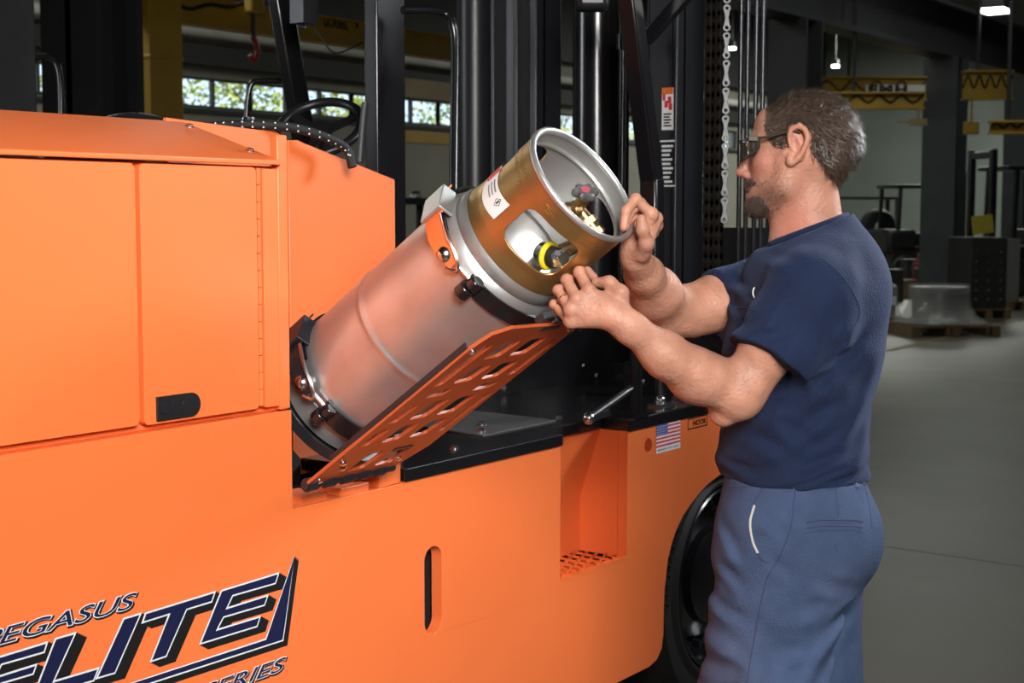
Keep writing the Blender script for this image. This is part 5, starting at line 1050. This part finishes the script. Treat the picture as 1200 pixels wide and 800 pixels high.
# ------------------------------------------------------------------ right background: machines and pallets
M['bwood'] = mat('pallet_wood', (.20, .135, .07), .8, 0, .35, 4, bump=.2, bscale=30); M['engred'] = mat('engine_red', (.22, .012, .018), .4, 0, .4, 8); M['wrap'] = mat('stretch_wrap', (.70, .71, .70), .10, 0, .3, 4, alpha=.32, bump=.5, bscale=7); M['greyp'] = mat('grey_panel', (.22, .225, .22), .6, 0, .15, 2); M['ylw'] = mat('yellow_sheet', (.36, .30, .03), .6, 0, .15, 3); M['bwhite'] = mat('offwhite_plastic', (.5, .5, .45), .5); M['dkbox'] = mat('dark_grey_box', (.03, .03, .03), .6, 0, .3, 5); M['card'] = mat('cardboard', (.22, .15, .09), .8, 0, .2, 4)
def gpt(px, py): return PZ(px, py, 0)
def pallet(px, py, w, dpt, label, rz=None, h=.14):
    p = gpt(px, py); t = thing('pallet', label, 'pallet', tuple(p), 'wooden pallets on the hall floor'); ax = Vector((math.cos(rz), math.sin(rz), 0)) if rz is not None else Vector((1, 0, 0)); ay = Vector((-ax.y, ax.x, 0)); P = Vector(p)
    for k in range(6): mb = MB(); mb.obox(P+ay*(-dpt/2+.05+k*(dpt-.1)/5)+Vector((0, 0, h-.011)), ax, ay, (0, 0, 1), w/2, .045, .011); mb.build('deck_board', 'bwood', t, smooth=0)
    for k in range(3): mb = MB(); mb.obox(P+ax*(-w/2+.05+k*(w-.1)/2)+Vector((0, 0, (h-.022)/2)), ax, ay, (0, 0, 1), .05, dpt/2, (h-.022)/2); mb.build('bearer', 'bwood', t, smooth=0)
    return t, P, ax, ay
ra = math.atan2(rt[1], rt[0])+.12
t, P, ax, ay = pallet(1100, 391, 1.16, 1.1, 'wooden pallet under the shrink wrapped round machine part', ra)
wz = .14; lt = thing('wrapped_load', 'round steel part under clear stretch wrap on a pallet', 'wrapped load', (P.x, P.y, wz))
mb = MB(); mb.lathe((P.x, P.y, wz), (0, 0, 1), [(.0, .0), (.40, .0), (.40, .06), (.34, .08), (.34, .40), (.36, .42), (.36, .47), (.2, .48), (0, .48)], 32); mb.build('steel_part', mat('dark_cast_steel', (.10, .10, .10), .3, .8, .3, 5), lt)
n = 40; V_ = []; F_ = []
for j, (r, z) in enumerate(((.37, .50), (.385, .48), (.375, .36), (.39, .22), (.45, .10), (.56, .02))):
    for i in range(n): a = 2*pi*i/n; q = r*(1+(.10*abs(math.sin(2*a))**3 if z < .3 else .01)*(1 if z < .15 else .5)+.02*math.sin(7*a+j)); v = P+ax*math.cos(a)*q+ay*math.sin(a)*q; V_.append((v.x, v.y, wz+z))
F_ = [(j*n+i, j*n+(i+1) % n, (j+1)*n+(i+1) % n, (j+1)*n+i) for j in range(5) for i in range(n)]+[tuple(range(n))]
mb = MB(); mb.add(V_, F_); mb.build('stretch_film', 'wrap', lt, smooth=60)
t, P, ax, ay = pallet(1143, 371, .72, .8, 'wooden pallet under the black cabinet', ra+.1)
t2 = thing('radiator_stack', 'tall black louvred cabinet dotted with bolt heads on a pallet', 'cabinet', (P.x, P.y, .14)); P = Vector(gpt(1143, 371)); Pcab = P.copy()
mb = MB(); mb.obox(P+Vector((0, 0, .14+.53)), ax, ay, (0, 0, 1), .30, .35, .53); mb.build('casing', 'dkbox', t2, smooth=0, bevel=.02)
mb = MB()
for i in range(3):
    for j in range(6): p = P-ay*.352+ax*(-.2+.2*i)+Vector((0, 0, .28+.14*j)); bolt(mb, p, -ay, .018, .015)
o = mb.build('bolt_heads', 'chrome', t2); o['kind'] = 'stuff'
q = gpt(1183, 362); mb = MB(); mb.obox(Vector(q)+Vector((0, 0, .14+.50)), ax, ay, (0, 0, 1), .15, .02, .50); tag(mb.build('steel_panel', 'greyp', None, bevel=.005), 'flat grey panel standing upright beside the black cabinet', 'panel')
pallet(1190, 362, .6, .6, 'small wooden pallet under the upright grey panel', ra+.1)
# red engine
q = gpt(1092, 348); E_ = thing('engine', 'dark red engine with black accessories on the floor behind the wrapped pallet', 'engine', tuple(q)); Q0 = Vector(q)
def eb(dx, dy, z, hx, hy, hz, m, nm, bev=.02): mb = MB(); mb.obox(Q0+ax*dx+ay*dy+Vector((0, 0, z)), ax, ay, (0, 0, 1), hx, hy, hz); mb.build(nm, m, E_, bevel=bev)
eb(0, 0, .42, .24, .35, .22, 'engred', 'engine_block'); eb(.02, 0, .70, .20, .30, .10, 'engred', 'cylinder_head'); eb(-.02, -.05, .82, .14, .26, .05, 'engred', 'valve_cover'); eb(0, 0, .14, .22, .3, .10, 'dkbox', 'oil_pan'); eb(-.30, -.1, .45, .08, .12, .10, 'dkbox', 'alternator', .03)
mb = MB(); 
for k in range(4): mb.cyl(Q0+ax*(-.12+.09*k)-ay*.36+Vector((0, 0, .60)), Q0+ax*(-.16+.11*k)-ay*.44+Vector((0, 0, .40)), .03, n=10)
mb.build('manifold_pipes', 'engred', E_)
mb = MB()
for dx, z, r in ((-.15, .38, .07), (.08, .30, .09), (.18, .48, .05)): p = Q0+ax*dx-ay*.37+Vector((0, 0, z)); mb.cyl(p, p-ay*.05, r, n=20)
mb.build('pulleys', 'satin', E_)
mb = MB(); p = Q0+ax*.05-ay*.1+Vector((0, 0, .93)); mb.cyl(p-ax*.16, p+ax*.12, .055, n=16); mb.tube(bez([p+ax*.1, p+ax*.25-Vector((0, 0, .04)), p+ax*.36+Vector((0, 0, .04))], 6), .03, 10); mb.build('intake_pipe', 'bwhite', E_)
# boxes by the man's back
for px, py, w, h, m, lb in ((1042, 353, .36, .55, 'dkbox', 'dark crate standing beside the shoulder of the man'), (1060, 349, .30, .32, 'card', 'brown carton stacked beside the dark crate'), (1066, 341, .30, .62, 'dkbox', 'black box behind the brown carton')):
    q = gpt(px, py); t = thing('crate', lb, 'box', tuple(q)); mb = MB(); mb.obox(Vector(q)+Vector((0, 0, h/2)), ax, ay, (0, 0, 1), w/2, w/2, h/2); mb.build('body', m, t, bevel=.01); mb = MB(); mb.obox(Vector(q)+Vector((0, 0, h+.01)), ax, ay, (0, 0, 1), w/2+.01, w/2+.01, .01); mb.build('lid', m, t)
pallet(1034, 383, .5, .5, 'wooden pallet half hidden behind the back of the man', ra)
q = gpt(1036, 382); t = thing('wrapped_load', 'small wrapped bundle with white tag close to the back of the man', 'wrapped load', (q[0], q[1], .14)); mb = MB(); mb.lathe((q[0], q[1], .14), (0, 0, 1), [(.0, .0), (.24, 0), (.2, .1), (.17, .42), (.1, .46), (0, .46)], 24); mb.build('bundle', 'wrap', t); mb = MB(); mb.lathe((q[0], q[1], .14), (0, 0, 1), [(.0, .0), (.15, 0), (.14, .40), (0, .41)], 20); mb.build('core', 'dkbox', t); mb = MB(); mb.obox(Vector((q[0], q[1], .36))-ay*.2+ax*.02, ax, ay, (0, 0, 1), .05, .003, .06); mb.build('tag', 'white', t)
# black forklifts far back
M['dkmach'] = mat('dark_machine_paint', (.014, .014, .015), .4, 0, .3, 5)
def far_forklift(px, py, label, sc=1.0, flip=1):
    q = gpt(px, py); t = thing('far_forklift', label, 'forklift', tuple(q), 'black forklifts waiting in the background'); P = Vector(q)
    def b(dx, dy, z, hx, hy, hz, nm, m='dkmach', bev=.02): mb = MB(); mb.obox(P+ax*dx*flip*sc+ay*dy*sc+Vector((0, 0, z*sc)), ax, ay, (0, 0, 1), hx*sc, hy*sc, hz*sc); return mb.build(nm, m, t, bevel=bev)
    b(0, 0, .55, .85, .55, .30, 'chassis'); b(-.6, 0, .95, .35, .55, .28, 'counterweight', bev=.08); b(-.1, 0, 1.0, .25, .3, .14, 'seat'); b(0, 0, 2.18, .75, .50, .04, 'guard_roof')
    for dx, dy in ((-.68, -.45), (-.68, .45), (.6, -.45), (.6, .45)):
        mb = MB(); mb.bar(P+ax*dx*flip*sc+ay*dy*sc+Vector((0, 0, .85*sc)), P+ax*(dx*.93)*flip*sc+ay*dy*sc+Vector((0, 0, 2.16*sc)), .07*sc, .07*sc, ay); mb.build('guard_pillar', 'dkmach', t)
    for dy in (-.35, .35): b(.95, dy, 1.3, .06, .05, 1.2, 'mast_rail')
    b(.95, 0, 2.4, .05, .4, .06, 'mast_bar')
    for dx in (-.55, .6):
        for dy in (-.5, .5):
            mb = MB(); mb.lathe(P+ax*dx*flip*sc+ay*(dy-.12)*sc+Vector((0, 0, .33*sc)), ay, [(.0, .02), (.17*sc, .02), (.2*sc, 0), (.30*sc, 0), (.33*sc, .03*sc), (.33*sc, .21*sc), (.30*sc, .24*sc), (0, .24*sc)], 28); mb.build('wheel', 'rubber', t)
    return t, P
far_forklift(1072, 332, 'black forklift with overhead guard behind the red engine', .98)
ft, FP = far_forklift(1205, 345, 'black forklift with hanging chains at the right edge', 1.1, -1)
for dx in (-.18, .10):
    mb = MB(); 
    for k in range(14): c = FP+ax*(dx-.25)-ay*.7+Vector((0, 0, 1.0+k*.085)); mb.tube([c+ax*.02*math.cos(a)*(1 if k % 2 else .4)+Vector((0, 0, .05*math.sin(a))) for a in np.linspace(0, 2*pi, 10, endpoint=False)], .010, 6, closed=True)
    o = mb.build('hanging_chain', 'brass', ft); o['kind'] = 'stuff'
p = np.array(Pcab)+np.array(ax)*.08+np.array((0, 0, 1.385)); mb = MB(); X_ = Vector(rt)*math.cos(-.12)+Vector((0, 0, 1))*math.sin(.12); mb.obox(p, X_, g_, Vector((0, 0, 1))*math.cos(.12)-Vector(rt)*math.sin(.12), .16, .006, .14); tag(mb.build('yellow_board', 'ylw', None), 'tilted plain yellow board standing on the black cabinet', 'board')
q = gpt(1024, 330); mb = MB(); mb.lathe(Vector(q)+Vector((0, 0, 1.25)), -ay, [(.12, .0), (.2, -.02), (.36, -.03), (.40, .03), (.40, .22), (.36, .27), (.2, .26), (.12, .24)], 36); tag(mb.build('spare_tyre', 'rubber', None), 'big black tyre hung on a rack behind the neck of the man', 'tyre')
rk = thing('storage_rack', 'dark storage rack behind the man holding the black tyre', 'rack', tuple(q)); Q0 = Vector(q)+ay*.5
for dx in (-.7, .8): 
    for dy in (0, .5): mb = MB(); mb.obox(Q0+ax*dx+ay*dy+Vector((0, 0, .95)), ax, ay, (0, 0, 1), .04, .04, .95); mb.build('upright', 'steelblue', rk)
for z in (.45, .95, 1.9): mb = MB(); mb.obox(Q0+ax*.05+ay*.25+Vector((0, 0, z)), ax, ay, (0, 0, 1), .8, .3, .03); mb.build('shelf', 'steel', rk)
random.seed(9)
for k in range(4):
    w, hh = random.uniform(.06, .1), random.uniform(.08, .22); z = (.48, .98)[k % 2]; mb = MB(); c = Q0+ax*(-.5+.2*k)+ay*(.1)+Vector((0, 0, z+hh/2)); mb.obox(c, ax, ay, (0, 0, 1), w, .1, hh/2); mb.obox(c+Vector((0, 0, hh/2)), ax, ay, (0, 0, 1), w*1.04, .104, .012); tag(mb.build('parts_bin', ('bwhite', 'ylw', 'greyp', 'card')[k % 4], None), ('white', 'yellow', 'grey', 'brown')[k]+' small parts bin standing on the dark storage rack', 'bin', 'bins on the dark rack')
